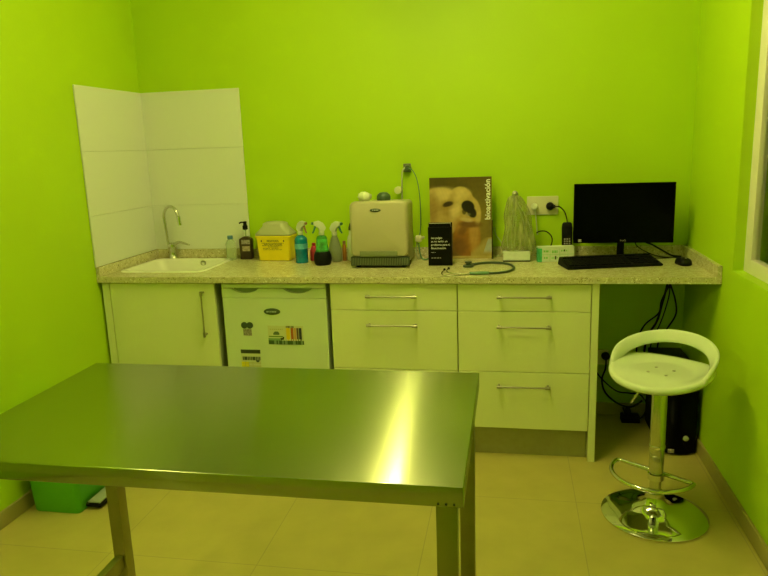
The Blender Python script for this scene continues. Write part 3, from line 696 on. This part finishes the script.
# stethoscope
t = thing('stethoscope', 'stethoscope with green-black tubing lying on the worktop', 'stethoscope', (1.95, -0.44, Z))
def L(p): return (p[0]-1.95, p[1]+0.44, p[2])
b = tube(BM(), [L(p) for p in ((1.895, -0.335, .008), (1.930, -0.285, .006), (1.980, -0.262, .006), (2.040, -0.272, .006), (2.088, -0.322, .006), (2.106, -0.405, .006), (2.088, -0.488, .006), (2.035, -0.540, .006), (1.985, -0.556, .006))], 0.0058, n=8, seg=12)
obj('tubing', b, 'tube_green', t, smooth='all')
b = tube(BM(), [L(p) for p in ((1.990, -0.556, .0075), (1.950, -0.562, .0085), (1.900, -0.562, .0075))], lambda u_: 0.007+0.0015*math.sin(u_*PI), n=6, seg=12)
obj('yoke', b, 'tube_clear', t, smooth='all', label='pale green yoke of the tubing')
for pts in (((1.905, -0.566, .0035), (1.860, -0.590, .0035), (1.815, -0.606, .0035), (1.778, -0.590, .0035), (1.766, -0.520, .0035), (1.772, -0.460, .0035)),
            ((1.905, -0.556, .0035), (1.860, -0.545, .0035), (1.820, -0.545, .0035), (1.790, -0.505, .0035), (1.785, -0.450, .0035), (1.790, -0.430, .0035))):
    q = obj('ear_tube', tube(BM(), [L(p) for p in pts], 0.0026, n=6), 'chrome_soft', t, smooth='all')
    e = pts[-1]; b = BM(); bmesh.ops.create_uvsphere(b, u_segments=12, v_segments=8, radius=0.0062); xform(b, T(*L((e[0], e[1]+0.005, 0.0065))))
    obj('ear_tip', b, 'rubber', q, smooth='all')
b = BM(); lathe(b, [(0, 0.0005), (0.026, 0.0005), (0.028, 0.004), (0.027, 0.010), (0.014, 0.012), (0.010, 0.018), (0.018, 0.021), (0.019, 0.028), (0.0, 0.029)], seg=24, loc=L((1.882, -0.352, 0)))
tube(b, [L((1.886, -0.348, .013)), L((1.898, -0.333, .009))], 0.0045, n=1)
obj('chest_piece', b, 'badge', t, smooth=True)

# bag of clear tubing on a white box, hanging from a hook
t = thing('white_box', 'low white box with a dark base line, under the clear bag', 'box', (2.120, -0.175, Z))
obj('carton_body', bx(-0.068, 0.068, -0.030, 0.035, 0.006, 0.050, bev=0.0015, seg=1), 'carton_white', t)
obj('base_strip', bx(-0.069, 0.069, -0.032, 0.035, 0.0, 0.006), 'ink', t, label='dark strip along the base')
b = BM(); NZ, NS = 40, 64; rings = []
for j in range(NZ+1):
    v = j/NZ; z_ = v*0.285
    hw = 0.078*(1-v)**0.45*(1-0.35*(1-v)**6)+0.016+0.012*math.sin(v*9+1)*(1-v); hd = 0.026*(1-v)**0.6+0.006
    ring = []
    for k in range(NS):
        a = 2*PI*k/NS
        f = 1+0.10*math.sin(a*5+v*4)+0.07*math.sin(a*11-v*7)+0.05*math.sin(a*17+v*13)
        g_ = 1+0.25*math.sin(a*9+v*6)+0.15*math.sin(a*15+2)
        ring.append(b.verts.new((hw*math.cos(a)*(1+(f-1)*0.35)-0.02*v*v, hd*math.sin(a)*g_, z_+0.006*math.sin(a*4)*(1-v))))
    rings.append(ring)
for a_, c_ in zip(rings, rings[1:]):
    for k in range(NS): b.faces.new((a_[k], a_[(k+1) % NS], c_[(k+1) % NS], c_[k]))
b.faces.new(rings[0]); b.faces.new(rings[-1])
t = thing('plastic_bag', 'crumpled clear plastic bag hanging from a wall hook left of the sockets', 'bag', (2.130, -0.155, Z+0.0505))
obj('film', b, 'film', t, smooth='all')
b = BM()
for k, (x0, x1_, a) in enumerate(((-0.055, 0.0, 0.0), (-0.02, -0.012, 0.004), (0.03, -0.005, -0.004), (0.06, 0.0, 0.003), (-0.035, -0.01, -0.006))):
    tube(b, [(x0, a, 0.012), (x0*1.05, a, 0.08), (x0*0.7, a, 0.16), (x1_-0.018, a, 0.270)], 0.0026, n=6, seg=8)
obj('folded_tubing', b, 'cord_white', t, smooth='all')
t = thing('wall_hook', 'small round metal hook holding the clear plastic bag', 'hook', (2.112, -0.0005, 1.232))
b = lathe(BM(), [(0.016, 0), (0.016, 0.004), (0.006, 0.007), (0.006, 0.140), (0.014, 0.143), (0.014, 0.151), (0, 0.153)], seg=20, axis='y'); obj('hook_body', b, 'steel_dull', t, smooth=True)
o = obj('thin_cord', tube(BM(), [(2.004, -0.026, 1.060), (2.010, -0.028, 1.02), (2.040, -0.030, 0.975), (2.048, -0.034, 0.925), (2.028, -0.040, 0.9045), (2.012, -0.045, 0.9045), (2.022, -0.06, 0.9045)], 0.0022, n=8), 'cord_white', None, smooth='all')
tag(o, 'thin pale cord curled between the dog poster and the clear bag', 'cord')

# double wall socket
t = thing('double_socket', 'double white wall socket plate beside the monitor', 'socket', (2.255, -0.0005, 1.167))
obj('plate', bx(-0.081, 0.081, -0.009, 0, -0.048, 0.050, bev=0.004), 'beige_plate', t, smooth=True)
for sx in (-0.040, 0.040):
    b = lathe(BM(), [(0.026, 0.009), (0.026, 0.011), (0.021, 0.0112), (0.020, 0.0095), (0, 0.0095)], seg=24, axis='y', loc=(sx, 0, 0)); obj('socket_ring', b, 'beige_plate', t, smooth=True)
t = thing('white_plug', 'white plug in the left socket with its pale cord hanging down', 'plug', (2.212, -0.013, 1.165))
b = lathe(BM(), [(0.018, 0), (0.018, 0.010), (0.014, 0.024), (0, 0.026)], seg=20, axis='y'); obj('plug_body', b, 'white', t, smooth=True)
obj('cord', tube(BM(), [(0.0, -0.016, -0.004), (0.006, -0.020, -0.035), (0.012, -0.022, -0.09), (0.016, -0.022, -0.135), (0.018, -0.022, -0.150)], 0.0032, n=6), 'cord_white', t, smooth='all')
cp = [(0.012, -0.024, -0.140), (0.030, -0.024, -0.130), (0.062, -0.024, -0.132), (0.088, -0.024, -0.155), (0.094, -0.024, -0.185), (0.082, -0.024, -0.215), (0.050, -0.024, -0.228), (0.012, -0.024, -0.222)]
obj('adapter_lead', tube(BM(), cp, 0.0032, n=6), 'rubber', t, smooth='all', label='black lead curling at the end of the pale cord')
t = thing('black_plug', 'black plug in the right socket with its cord to the phone', 'plug', (2.293, -0.013, 1.165))
b = lathe(BM(), [(0.020, 0), (0.021, 0.014), (0.014, 0.032), (0.007, 0.036)], seg=20, axis='y'); tube(b, [(0, -0.022, 0), (0.026, -0.025, 0.0)], 0.0085, n=1); obj('plug_body', b, 'black', t, smooth=True)
obj('cord', tube(BM(), [(0.024, -0.025, 0.0), (0.050, -0.026, -0.004), (0.074, -0.030, -0.030), (0.084, -0.040, -0.065), (0.086, -0.060, -0.092), (0.085, -0.088, -0.150)], 0.003, n=8), 'rubber', t, smooth='all')
# cordless phone in cradle
t = thing('cordless_phone', 'black cordless phone standing in its cradle behind the small carton', 'phone', (2.377, -0.105, Z))
obj('cradle', rloft(BM(), [(0.036, 0.034, 0.012, 0), (0.036, 0.034, 0.012, 0.018), (0.030, 0.026, 0.010, 0.034), (0.026, 0.018, 0.008, 0.040)]), 'black', t, smooth=True)
h = obj('handset', xform(rloft(BM(), [(0.020, 0.009, 0.006, 0.0), (0.026, 0.013, 0.008, 0.006), (0.027, 0.013, 0.008, 0.12), (0.024, 0.013, 0.008, 0.138), (0.018, 0.008, 0.006, 0.146)]), T(0, 0.004, 0.0405) @ Matrix.Rotation(-0.10, 4, 'X')), 'black', t, smooth=True)
b = BM()
for i in range(3):
    for j in range(4): box(b, -0.016+i*0.012, -0.008+i*0.012, -0.0145, -0.013, 0.020+j*0.012, 0.028+j*0.012)
xform(b, T(0, 0.004, 0.0405) @ Matrix.Rotation(-0.10, 4, 'X')); obj('keypad', b, 'label_grey', h)
# small carton
t = thing('small_carton', 'small white and green carton leaning against the phone, left of the keyboard', 'carton', (2.312, -0.195, Z), rz=0.16)
obj('carton_body', bx(-0.088, 0.092, -0.018, 0.022, 0.0, 0.078, bev=0.001, seg=1), 'carton_white', t)
obj('green_end', bx(-0.0895, -0.070, -0.0195, 0.0225, 0.001, 0.070), 'carton_green', t, label='green printed end')
b = BM(); box(b, -0.068, 0.090, -0.0188, -0.018, 0.037, 0.0385); [box(b, x, x+0.0012, -0.0188, -0.018, 0.003, 0.068) for x in (-0.03, 0.018, 0.060)]
dashes(b, -0.062, -0.036, 0.055, 0.010, -0.0183, seed=11); dashes(b, -0.020, 0.012, 0.052, 0.014, -0.0183, seed=12); dashes(b, 0.026, 0.056, 0.056, 0.008, -0.0183, seed=13)
dashes(b, -0.060, -0.040, 0.022, 0.010, -0.0183, seed=14); dashes(b, -0.022, 0.010, 0.020, 0.006, -0.0183, seed=15)
obj('printed_marks', b, 'print_green', t)
obj('dark_mark', bx(-0.004, 0.002, -0.0195, -0.018, 0.012, 0.030), 'ink', t); obj('dark_mark', dashes(BM(), 0.030, 0.060, 0.020, 0.012, -0.0183, seed=16), 'ink', t); obj('dark_mark', bx(0.040, 0.046, -0.0195, -0.018, 0.052, 0.062), 'ink', t)

# monitor
t = thing('computer_monitor', 'black flat computer monitor at the right end of the worktop', 'monitor', (2.640, -0.185, Z), rz=-0.02)
obj('housing', bx(-0.239, 0.236, 0.0, 0.036, 0.092, 0.385, bev=0.005, seg=2), 'black', t, smooth=True)
b = BM(); x0, x1_, z0, z1 = -0.240, 0.237, 0.090, 0.387
for (a, e, c, d_) in ((x0, x1_, z1-0.016, z1), (x0, x1_, z0, z0+0.026), (x0, x0+0.014, z0+0.026, z1-0.016), (x1_-0.014, x1_, z0+0.026, z1-0.016)): box(b, a, e, -0.006, 0.004, c, d_, bev=0.002, seg=1)
obj('bezel', b, 'black_gloss', t)
obj('screen', bx(-0.226, 0.223, -0.002, 0.003, 0.116, 0.371), 'black_gloss', t)
obj('logo', text_bm('BenQ', 0.0115, T(0, -0.0062, 0.103) @ FACE, extrude=0.0003, spacing=1.05), 'label_grey', t)
obj('energy_sticker', bx(-0.216, -0.200, -0.0068, -0.006, 0.096, 0.110), 'label_grey', t, label='small grey square sticker')
b = BM(); tube(b, [(0, 0.075, 0.012), (0, 0.070, 0.06), (0, 0.052, 0.15)], 0.018, n=4, seg=14); obj('neck', b, 'black', t, smooth='all')
obj('base', lathe(BM(), [(0, 0), (0.11, 0), (0.112, 0.004), (0.10, 0.011), (0.03, 0.016), (0, 0.016)], seg=36, sx=1.0, sy=0.5, loc=(0, 0.075, 0)), 'black_gloss', t, smooth=True)
o = obj('monitor_cable', tube(BM(), [(2.742, -0.146, 1.02), (2.760, -0.110, 0.985), (2.800, -0.075, 0.965), (2.850, -0.065, 0.935), (2.900, -0.080, 0.908), (2.940, -0.10, 0.9055)], 0.0045, n=8), 'rubber', None, smooth='all')
tag(o, 'thick black cable dropping from behind the monitor onto the worktop', 'cable')
o = obj('monitor_cable', tube(BM(), [(2.700, -0.146, 1.01), (2.720, -0.12, 0.965), (2.780, -0.09, 0.925), (2.840, -0.095, 0.9045), (2.900, -0.115, 0.9045), (2.940, -0.14, 0.9045), (2.955, -0.165, 0.9045)], 0.0028, n=8), 'rubber', None, smooth='all')
tag(o, 'thin black cable lying on the worktop right of the monitor', 'cable')
# keyboard
t = thing('keyboard', 'black computer keyboard in front of the monitor', 'keyboard', (2.562, -0.318, Z), rz=0.235)
b = BM(); vv = [(-0.232, -0.078, 0.001), (0.232, -0.078, 0.001), (0.232, 0.080, 0.001), (-0.232, 0.080, 0.001), (-0.230, -0.076, 0.012), (0.230, -0.076, 0.012), (0.226, 0.078, 0.040), (-0.226, 0.078, 0.040)]
q = [b.verts.new(p) for p in vv]
for f in ((0, 1, 2, 3), (4, 5, 6, 7), (0, 1, 5, 4), (1, 2, 6, 5), (2, 3, 7, 6), (3, 0, 4, 7)): b.faces.new([q[i] for i in f])
bmesh.ops.bevel(b, geom=b.edges[:], offset=0.003, segments=2, affect='EDGES'); obj('case', b, 'black', t, smooth=True)
proto = None; slope = 0.028/0.154
rows = [(-0.055, 11), (-0.036, 12), (-0.017, 13), (0.002, 14), (0.021, 14), (0.048, 13)]
for ry, n in rows:
    for k in range(n):
        kx = -0.218+k*(0.300/n); kw = 0.300/n-0.0025
        if ry == -0.055 and k == 4: kw = 0.300/n*4-0.0025
        if ry == -0.055 and 4 < k < 8: continue
        kz = 0.012+(ry+0.076)*slope
        if proto is None:
            pm = bx(-0.5, 0.5, -0.5, 0.5, 0, 1, bev=0.12, seg=2); proto = obj('key', pm, 'black', t, smooth=True); kk = proto
        else: kk = proto.copy(); COL.objects.link(kk); kk.parent = t
        kk.location = (kx+kw/2, ry, kz+0.0005); kk.scale = (kw, 0.0165, 0.0055); kk.rotation_euler = (math.atan(slope), 0, 0)
b = BM()
for ry, n in rows:
    for k in range(7):
        if k == 3 or (k < 3 and ry == -0.017): continue
        kx = 0.092+k*0.0178; box(b, kx, kx+0.0155, ry-0.008, ry+0.008, 0.012+(ry+0.076)*slope+0.0005, 0.0178+(ry+0.076)*slope)
o = obj('number_pad', b, 'black', t)
obj('cord', tube(BM(), [(0.20, 0.083, 0.010), (0.22, 0.10, 0.004), (0.26, 0.12, 0.004), (0.32, 0.11, 0.004), (0.36, 0.12, 0.004)], 0.0022, n=8), 'rubber', t, smooth='all')
# mouse
t = thing('computer_mouse', 'small black computer mouse near the right wall', 'mouse', (2.902, -0.305, Z), rz=0.25)
b = rloft(BM(), [(0.026, 0.044, 0.022, 0), (0.029, 0.048, 0.026, 0.006), (0.028, 0.047, 0.026, 0.018), (0.023, 0.040, 0.021, 0.028), (0.012, 0.024, 0.011, 0.034)], n=6); obj('shell', b, 'black', t, smooth='all')
obj('scroll_wheel', lathe(BM(), [(0, -0.003), (0.007, -0.003), (0.007, 0.003), (0, 0.003)], seg=16, axis='x', loc=(0, -0.020, 0.029)), 'label_grey', t)

# ---------------------------------------------------------------- under the worktop: computer tower, cables, floor socket
t = thing('computer_tower', 'black computer tower on the floor under the worktop, behind the stool', 'computer', (2.885, -0.485, 0))
obj('case', bx(-0.082, 0.080, 0.022, 0.400, 0.014, 0.420, bev=0.004), 'black', t, smooth=True)
b = loft(BM(), [([(-0.082+0.162*i/12, 0.022-0.030*math.sin(PI*i/12)) for i in range(13)] + [(0.080, 0.030), (-0.082, 0.030)], z_) for z_ in (0.010, 0.418)])
obj('front_panel', b, 'black_gloss', t, smooth=True)
obj('power_button', lathe(BM(), [(0.013, -0.002), (0.013, 0.004), (0.010, 0.006), (0, 0.006)], seg=24, axis='y', loc=(0.028, -0.006, 0.092)), 'badge_silver', t, smooth=True, label='round silver power button')
obj('case_sticker', bx(-0.050, -0.022, -0.010, -0.003, 0.016, 0.034), 'label_grey', t, label='small grey sticker')
for sx in (-0.06, 0.06):
    for sy in (0.05, 0.37): obj('foot', lathe(BM(), [(0, 0), (0.014, 0), (0.014, 0.0145), (0, 0.0145)], seg=14, loc=(sx, sy, 0)), 'rubber', t)
cabs = [([(2.868, -0.20, 0.868), (2.858, -0.20, 0.78), (2.840, -0.19, 0.68), (2.825, -0.16, 0.58), (2.800, -0.06, 0.46), (2.79, -0.035, 0.30)], 0.006, 'thickest black cable of the bundle hanging under the worktop'),
        ([(2.888, -0.21, 0.868), (2.870, -0.21, 0.79), (2.835, -0.20, 0.70), (2.825, -0.19, 0.63), (2.775, -0.12, 0.55), (2.755, -0.05, 0.44), (2.76, -0.035, 0.28)], 0.0042, 'black cable curving left out of the bundle under the worktop'),
        ([(2.880, -0.19, 0.868), (2.872, -0.18, 0.80), (2.905, -0.17, 0.70), (2.915, -0.16, 0.62), (2.890, -0.12, 0.54), (2.865, -0.045, 0.45), (2.86, -0.030, 0.36)], 0.0045, 'black cable bowing right towards the side wall under the worktop'),
        ([(2.876, -0.22, 0.868), (2.864, -0.22, 0.82), (2.868, -0.21, 0.74), (2.856, -0.20, 0.66), (2.845, -0.14, 0.56), (2.83, -0.04, 0.44), (2.82, -0.028, 0.33)], 0.0034, 'thin black cable in the middle of the bundle under the worktop')]
for pts, r_, lab in cabs:
    tag(obj('hanging_cable', tube(BM(), pts, r_, n=7, seg=8), 'rubber', None, smooth='all'), lab, 'cable', 'cables hanging under the worktop')
t = thing('low_wall_socket', 'wall socket low in the knee space beside the drawer unit', 'socket', (2.575, -0.0005, 0.335))
obj('plate', bx(-0.050, 0.042, -0.009, 0, -0.042, 0.042, bev=0.004), 'beige_plate', t, smooth=True)
t = thing('floor_cable', 'black plug with tangled cable dropping from the low wall socket', 'cable', (2.600, -0.010, 0.345))
obj('plug', lathe(BM(), [(0.022, 0), (0.022, 0.016), (0.014, 0.034), (0, 0.036)], seg=20, axis='y'), 'black', t, smooth=True)
obj('cord', tube(BM(), [(0, -0.030, -0.005), (-0.004, -0.045, -0.06), (-0.020, -0.045, -0.12), (-0.004, -0.045, -0.19), (0.050, -0.050, -0.245), (0.110, -0.055, -0.27), (0.150, -0.06, -0.262), (0.19, -0.06, -0.23)], 0.005, n=8), 'rubber', t, smooth='all')
obj('cord', tube(BM(), [(-0.06, -0.035, -0.02), (-0.05, -0.04, -0.08), (0.0, -0.045, -0.14), (0.06, -0.05, -0.185), (0.12, -0.06, -0.19), (0.18, -0.06, -0.20), (0.215, -0.07, -0.26), (0.18, -0.08, -0.325), (0.12, -0.08, -0.33), (0.09, -0.07, -0.27)], 0.004, n=8), 'rubber', t, smooth='all')
t = thing('power_strip', 'dark power strip on the floor left of the computer tower', 'power strip', (2.735, -0.085, 0.0))
obj('strip_body', bx(-0.055, 0.040, -0.030, 0.030, 0, 0.040, bev=0.006), 'black', t, smooth=True)
obj('plug', lathe(BM(), [(0.018, 0.0405), (0.018, 0.060), (0.010, 0.076), (0, 0.078)], seg=18, loc=(-0.02, 0, 0)), 'rubber', t, smooth=True)

# ---------------------------------------------------------------- stool
t = thing('bar_stool', 'white plastic swivel stool with chrome pole and round chrome base', 'stool', (2.665, -1.048, 0), rz=math.radians(-36))
obj('base', lathe(BM(), [(0, 0.001), (0.199, 0.001), (0.205, 0.003), (0.205, 0.008), (0.196, 0.013), (0.175, 0.019), (0.13, 0.027), (0.09, 0.036), (0.065, 0.046), (0.048, 0.060), (0.038, 0.080), (0.034, 0.098), (0.034, 0.104), (0, 0.104)], seg=64), 'chrome', t, smooth=True)
obj('pole', lathe(BM(), [(0, 0.1045), (0.0225, 0.1045), (0.0225, 0.19), (0, 0.19)], seg=36), 'chrome_soft', t, smooth=True)
obj('pole_sleeve', lathe(BM(), [(0, 0.1905), (0.0275, 0.1905), (0.0285, 0.193), (0.0285, 0.580), (0.024, 0.587), (0, 0.587)], seg=36), 'chrome_soft', t, smooth=True)
b = lathe(BM(), [(0.0288, 0.294), (0.0305, 0.296), (0.0305, 0.306), (0.0288, 0.308)], seg=36); obj('shine_band', b, 'chrome', t, smooth=True)  # raised chrome band shaped to stand for a reflected shine on the pole
# D-shaped foot ring
R_ = 0.160; pts = []
for k in range(25):
    a = PI+PI*k/24; pts.append((R_*math.cos(a), R_*0.98*math.sin(a)+0.026, 0.172))
cr = [(R_, 0.038, 0.172), (R_-0.012, 0.044, 0.172)] + [(R_-0.02-(2*R_-0.04)*k/8, 0.045, 0.172) for k in range(9)] + [(-R_+0.012, 0.044, 0.172), (-R_, 0.038, 0.172)]
fr_ = obj('foot_ring', tube(BM(), pts+cr, 0.0088, closed=True, seg=14), 'chrome', t, smooth='all'); fr_.location = (-0.020, -0.010, 0)
b = lathe(BM(), [(0.0232, 0.158), (0.031, 0.160), (0.031, 0.184), (0.0232, 0.186)], seg=30, loc=(0.020, 0.010, 0)); obj('ring_clamp', b, 'chrome', fr_, smooth=True)
# seat shell: dished disc with a thick rolled rim
SZ = 0.600
b = BM(); NR, NA = 14, 72; grid = []
def seat_z(r, a):
    s = math.sin(a)       # +1 at the back
    side = abs(math.cos(a))
    rim = sm(0.62, 1.0, r)
    return SZ+0.012+rim*(0.010+0.024*side**2*max(0, 0.6+0.4*s))-0.018*sm(0.6, 1, r)*max(0, -s)
cen = b.verts.new((0, 0, seat_z(0, 0)))
for i in range(1, NR+1):
    r = i/NR; grid.append([b.verts.new((0.187*r*math.cos(2*PI*k/NA), 0.182*r*math.sin(2*PI*k/NA), seat_z(r, 2*PI*k/NA))) for k in range(NA)])
for k in range(NA): b.faces.new((cen, grid[0][k], grid[0][(k+1) % NA]))
for i in range(NR-1):
    for k in range(NA): b.faces.new((grid[i][k], grid[i+1][k], grid[i+1][(k+1) % NA], grid[i][(k+1) % NA]))
edge = grid[-1]; prev = edge
for dr, dz in ((0.006, -0.006), (0.008, -0.014), (0.004, -0.024), (-0.010, -0.031)):
    ring = []
    for k in range(NA):
        a = 2*PI*k/NA; ring.append(b.verts.new(((0.187+dr)*math.cos(a), (0.182+dr)*math.sin(a), edge[k].co.z+dz)))
    for k in range(NA): b.faces.new((prev[k], ring[k], ring[(k+1) % NA], prev[(k+1) % NA]))
    prev = ring
ring = [b.verts.new((0.12*math.cos(2*PI*k/NA), 0.115*math.sin(2*PI*k/NA), SZ-0.012)) for k in range(NA)]
for k in range(NA): b.faces.new((prev[k], ring[k], ring[(k+1) % NA], prev[(k+1) % NA]))
b.faces.new(ring)
seat = obj('seat', b, 'seat', t, smooth='all')
# loop backrest
b = BM(); NB = 48; rings = []
for i in range(NB+1):
    u_ = i/NB; th = math.radians(-18)+math.radians(216)*u_
    s = math.sin(PI*u_); Rb = 0.184
    h = SZ+0.010+0.100*s**0.72
    c = Vector((Rb*math.cos(th), (Rb-0.01)*math.sin(th)+0.006*s, h))
    radial = Vector((math.cos(th), math.sin(th), 0)); lean = math.radians(28)
    tang = Vector((-math.sin(th), math.cos(th), 0.100*0.8*PI*math.cos(PI*u_)/3.4/Rb*1.0)).normalized()
    upv = (Vector((0, 0, 1))*math.cos(lean)+radial*math.sin(lean)); upv = (upv-tang*upv.dot(tang)).normalized(); sd = tang.cross(upv)
    hw, tk = 0.027*min(1, 0.45+s*1.6), 0.0095
    ring = []
    for k in range(16):
        a = 2*PI*k/16; ca, sa = math.cos(a), math.sin(a)
        ca = math.copysign(abs(ca)**0.7, ca); sa = math.copysign(abs(sa)**0.7, sa)
        ring.append(b.verts.new(c+upv*hw*ca+sd*tk*sa))
    rings.append(ring)
for a_, c_ in zip(rings, rings[1:]):
    for k in range(16): b.faces.new((a_[k], a_[(k+1) % 16], c_[(k+1) % 16], c_[k]))
b.faces.new(rings[0]); b.faces.new(rings[-1])
obj('backrest', b, 'seat', t, smooth='all')
for a in range(4):
    x, y = 0.045*math.cos(PI/4+a*PI/2)*1.1, 0.045*math.sin(PI/4+a*PI/2)*1.1
    obj('screw', lathe(BM(), [(0.0065, 0), (0.0065, 0.001), (0.0045, 0.0022), (0, 0.0022)], seg=14, loc=(x, y, SZ+0.0122)), 'steel_dull', seat, smooth=True, label='dark screw head')
obj('seat_plate', bx(-0.075, 0.075, -0.075, 0.075, SZ-0.0135, SZ-0.0122+0.0002), 'steel_leg', t)
obj('lever', tube(BM(), [(-0.02, -0.018, 0.578), (-0.045, -0.034, 0.560), (-0.086, -0.062, 0.478)], 0.0048, n=3), 'chrome_soft', t, smooth='all', label='thin height lever')

# ---------------------------------------------------------------- steel table
TX0, TX1, TY0, TY1, TZ = 0.826, 2.004, -2.543, -1.893, 0.88
t = thing('steel_table', 'stainless steel examination table with brushed top in the foreground', 'table', ((TX0+TX1)/2, (TY0+TY1)/2, 0))
cx, cy = (TX0+TX1)/2, (TY0+TY1)/2; hx, hy = (TX1-TX0)/2, (TY1-TY0)/2
b = BM(); box(b, -hx, hx, -hy, hy, TZ-0.0425, TZ, bev=0.0025, seg=3)
obj('tabletop', b, 'steel_top', t, smooth=True)
for x0, y0 in ((TX1-0.058, -2.502), (TX1-0.054, -1.960), (TX0+0.022, -1.960), (TX0+0.022, -2.502)):
    obj('leg', bx(x0-cx, x0-cx+0.042, y0-cy, y0-cy+0.042, 0.0, TZ-0.043, bev=0.003), 'steel_leg', t, smooth=True)
for x0, lab in ((TX0+0.030, 'left'), (TX1-0.050, 'right')):
    obj('side_brace', bx(x0-cx, x0-cx+0.026, -2.4595-cy, -1.9605-cy, 0.215, 0.262, bev=0.003), 'steel_leg', t, smooth=True)
for k in range(3):
    obj('bolt', lathe(BM(), [(0.0024, 0), (0.0024, 0.001), (0, 0.0016)], seg=12, axis='y', loc=(hx-0.048+k*0.015, -hy-0.0001, TZ-0.036)), 'ink', t)

# ---------------------------------------------------------------- pedal bin
t = thing('pedal_bin', 'bright green plastic pedal bin on the floor beside the left wall', 'bin', (0.158, -1.222, 0))
b = rloft(BM(), [(0.108, 0.112, 0.02, 0.0), (0.112, 0.116, 0.022, 0.006), (0.128, 0.134, 0.026, 0.33), (0.132, 0.138, 0.028, 0.335), (0.132, 0.138, 0.028, 0.350)]); obj('bin_body', b, 'bin', t, smooth=True)
b = rloft(BM(), [(0.134, 0.140, 0.03, 0.351), (0.134, 0.140, 0.03, 0.366), (0.12, 0.126, 0.03, 0.382), (0.06, 0.06, 0.03, 0.390)]); obj('lid', b, 'bin', t, smooth=True)
b = bx(0.112, 0.185, -0.075, 0.075, 0.012, 0.030, bev=0.006); p_ = obj('pedal', b, 'black', t, smooth=True)
obj('pedal_pad', bx(0.122, 0.181, -0.070, 0.070, 0.0302, 0.037, bev=0.002), 'pedal_grey', p_, label='grey tread of the pedal')
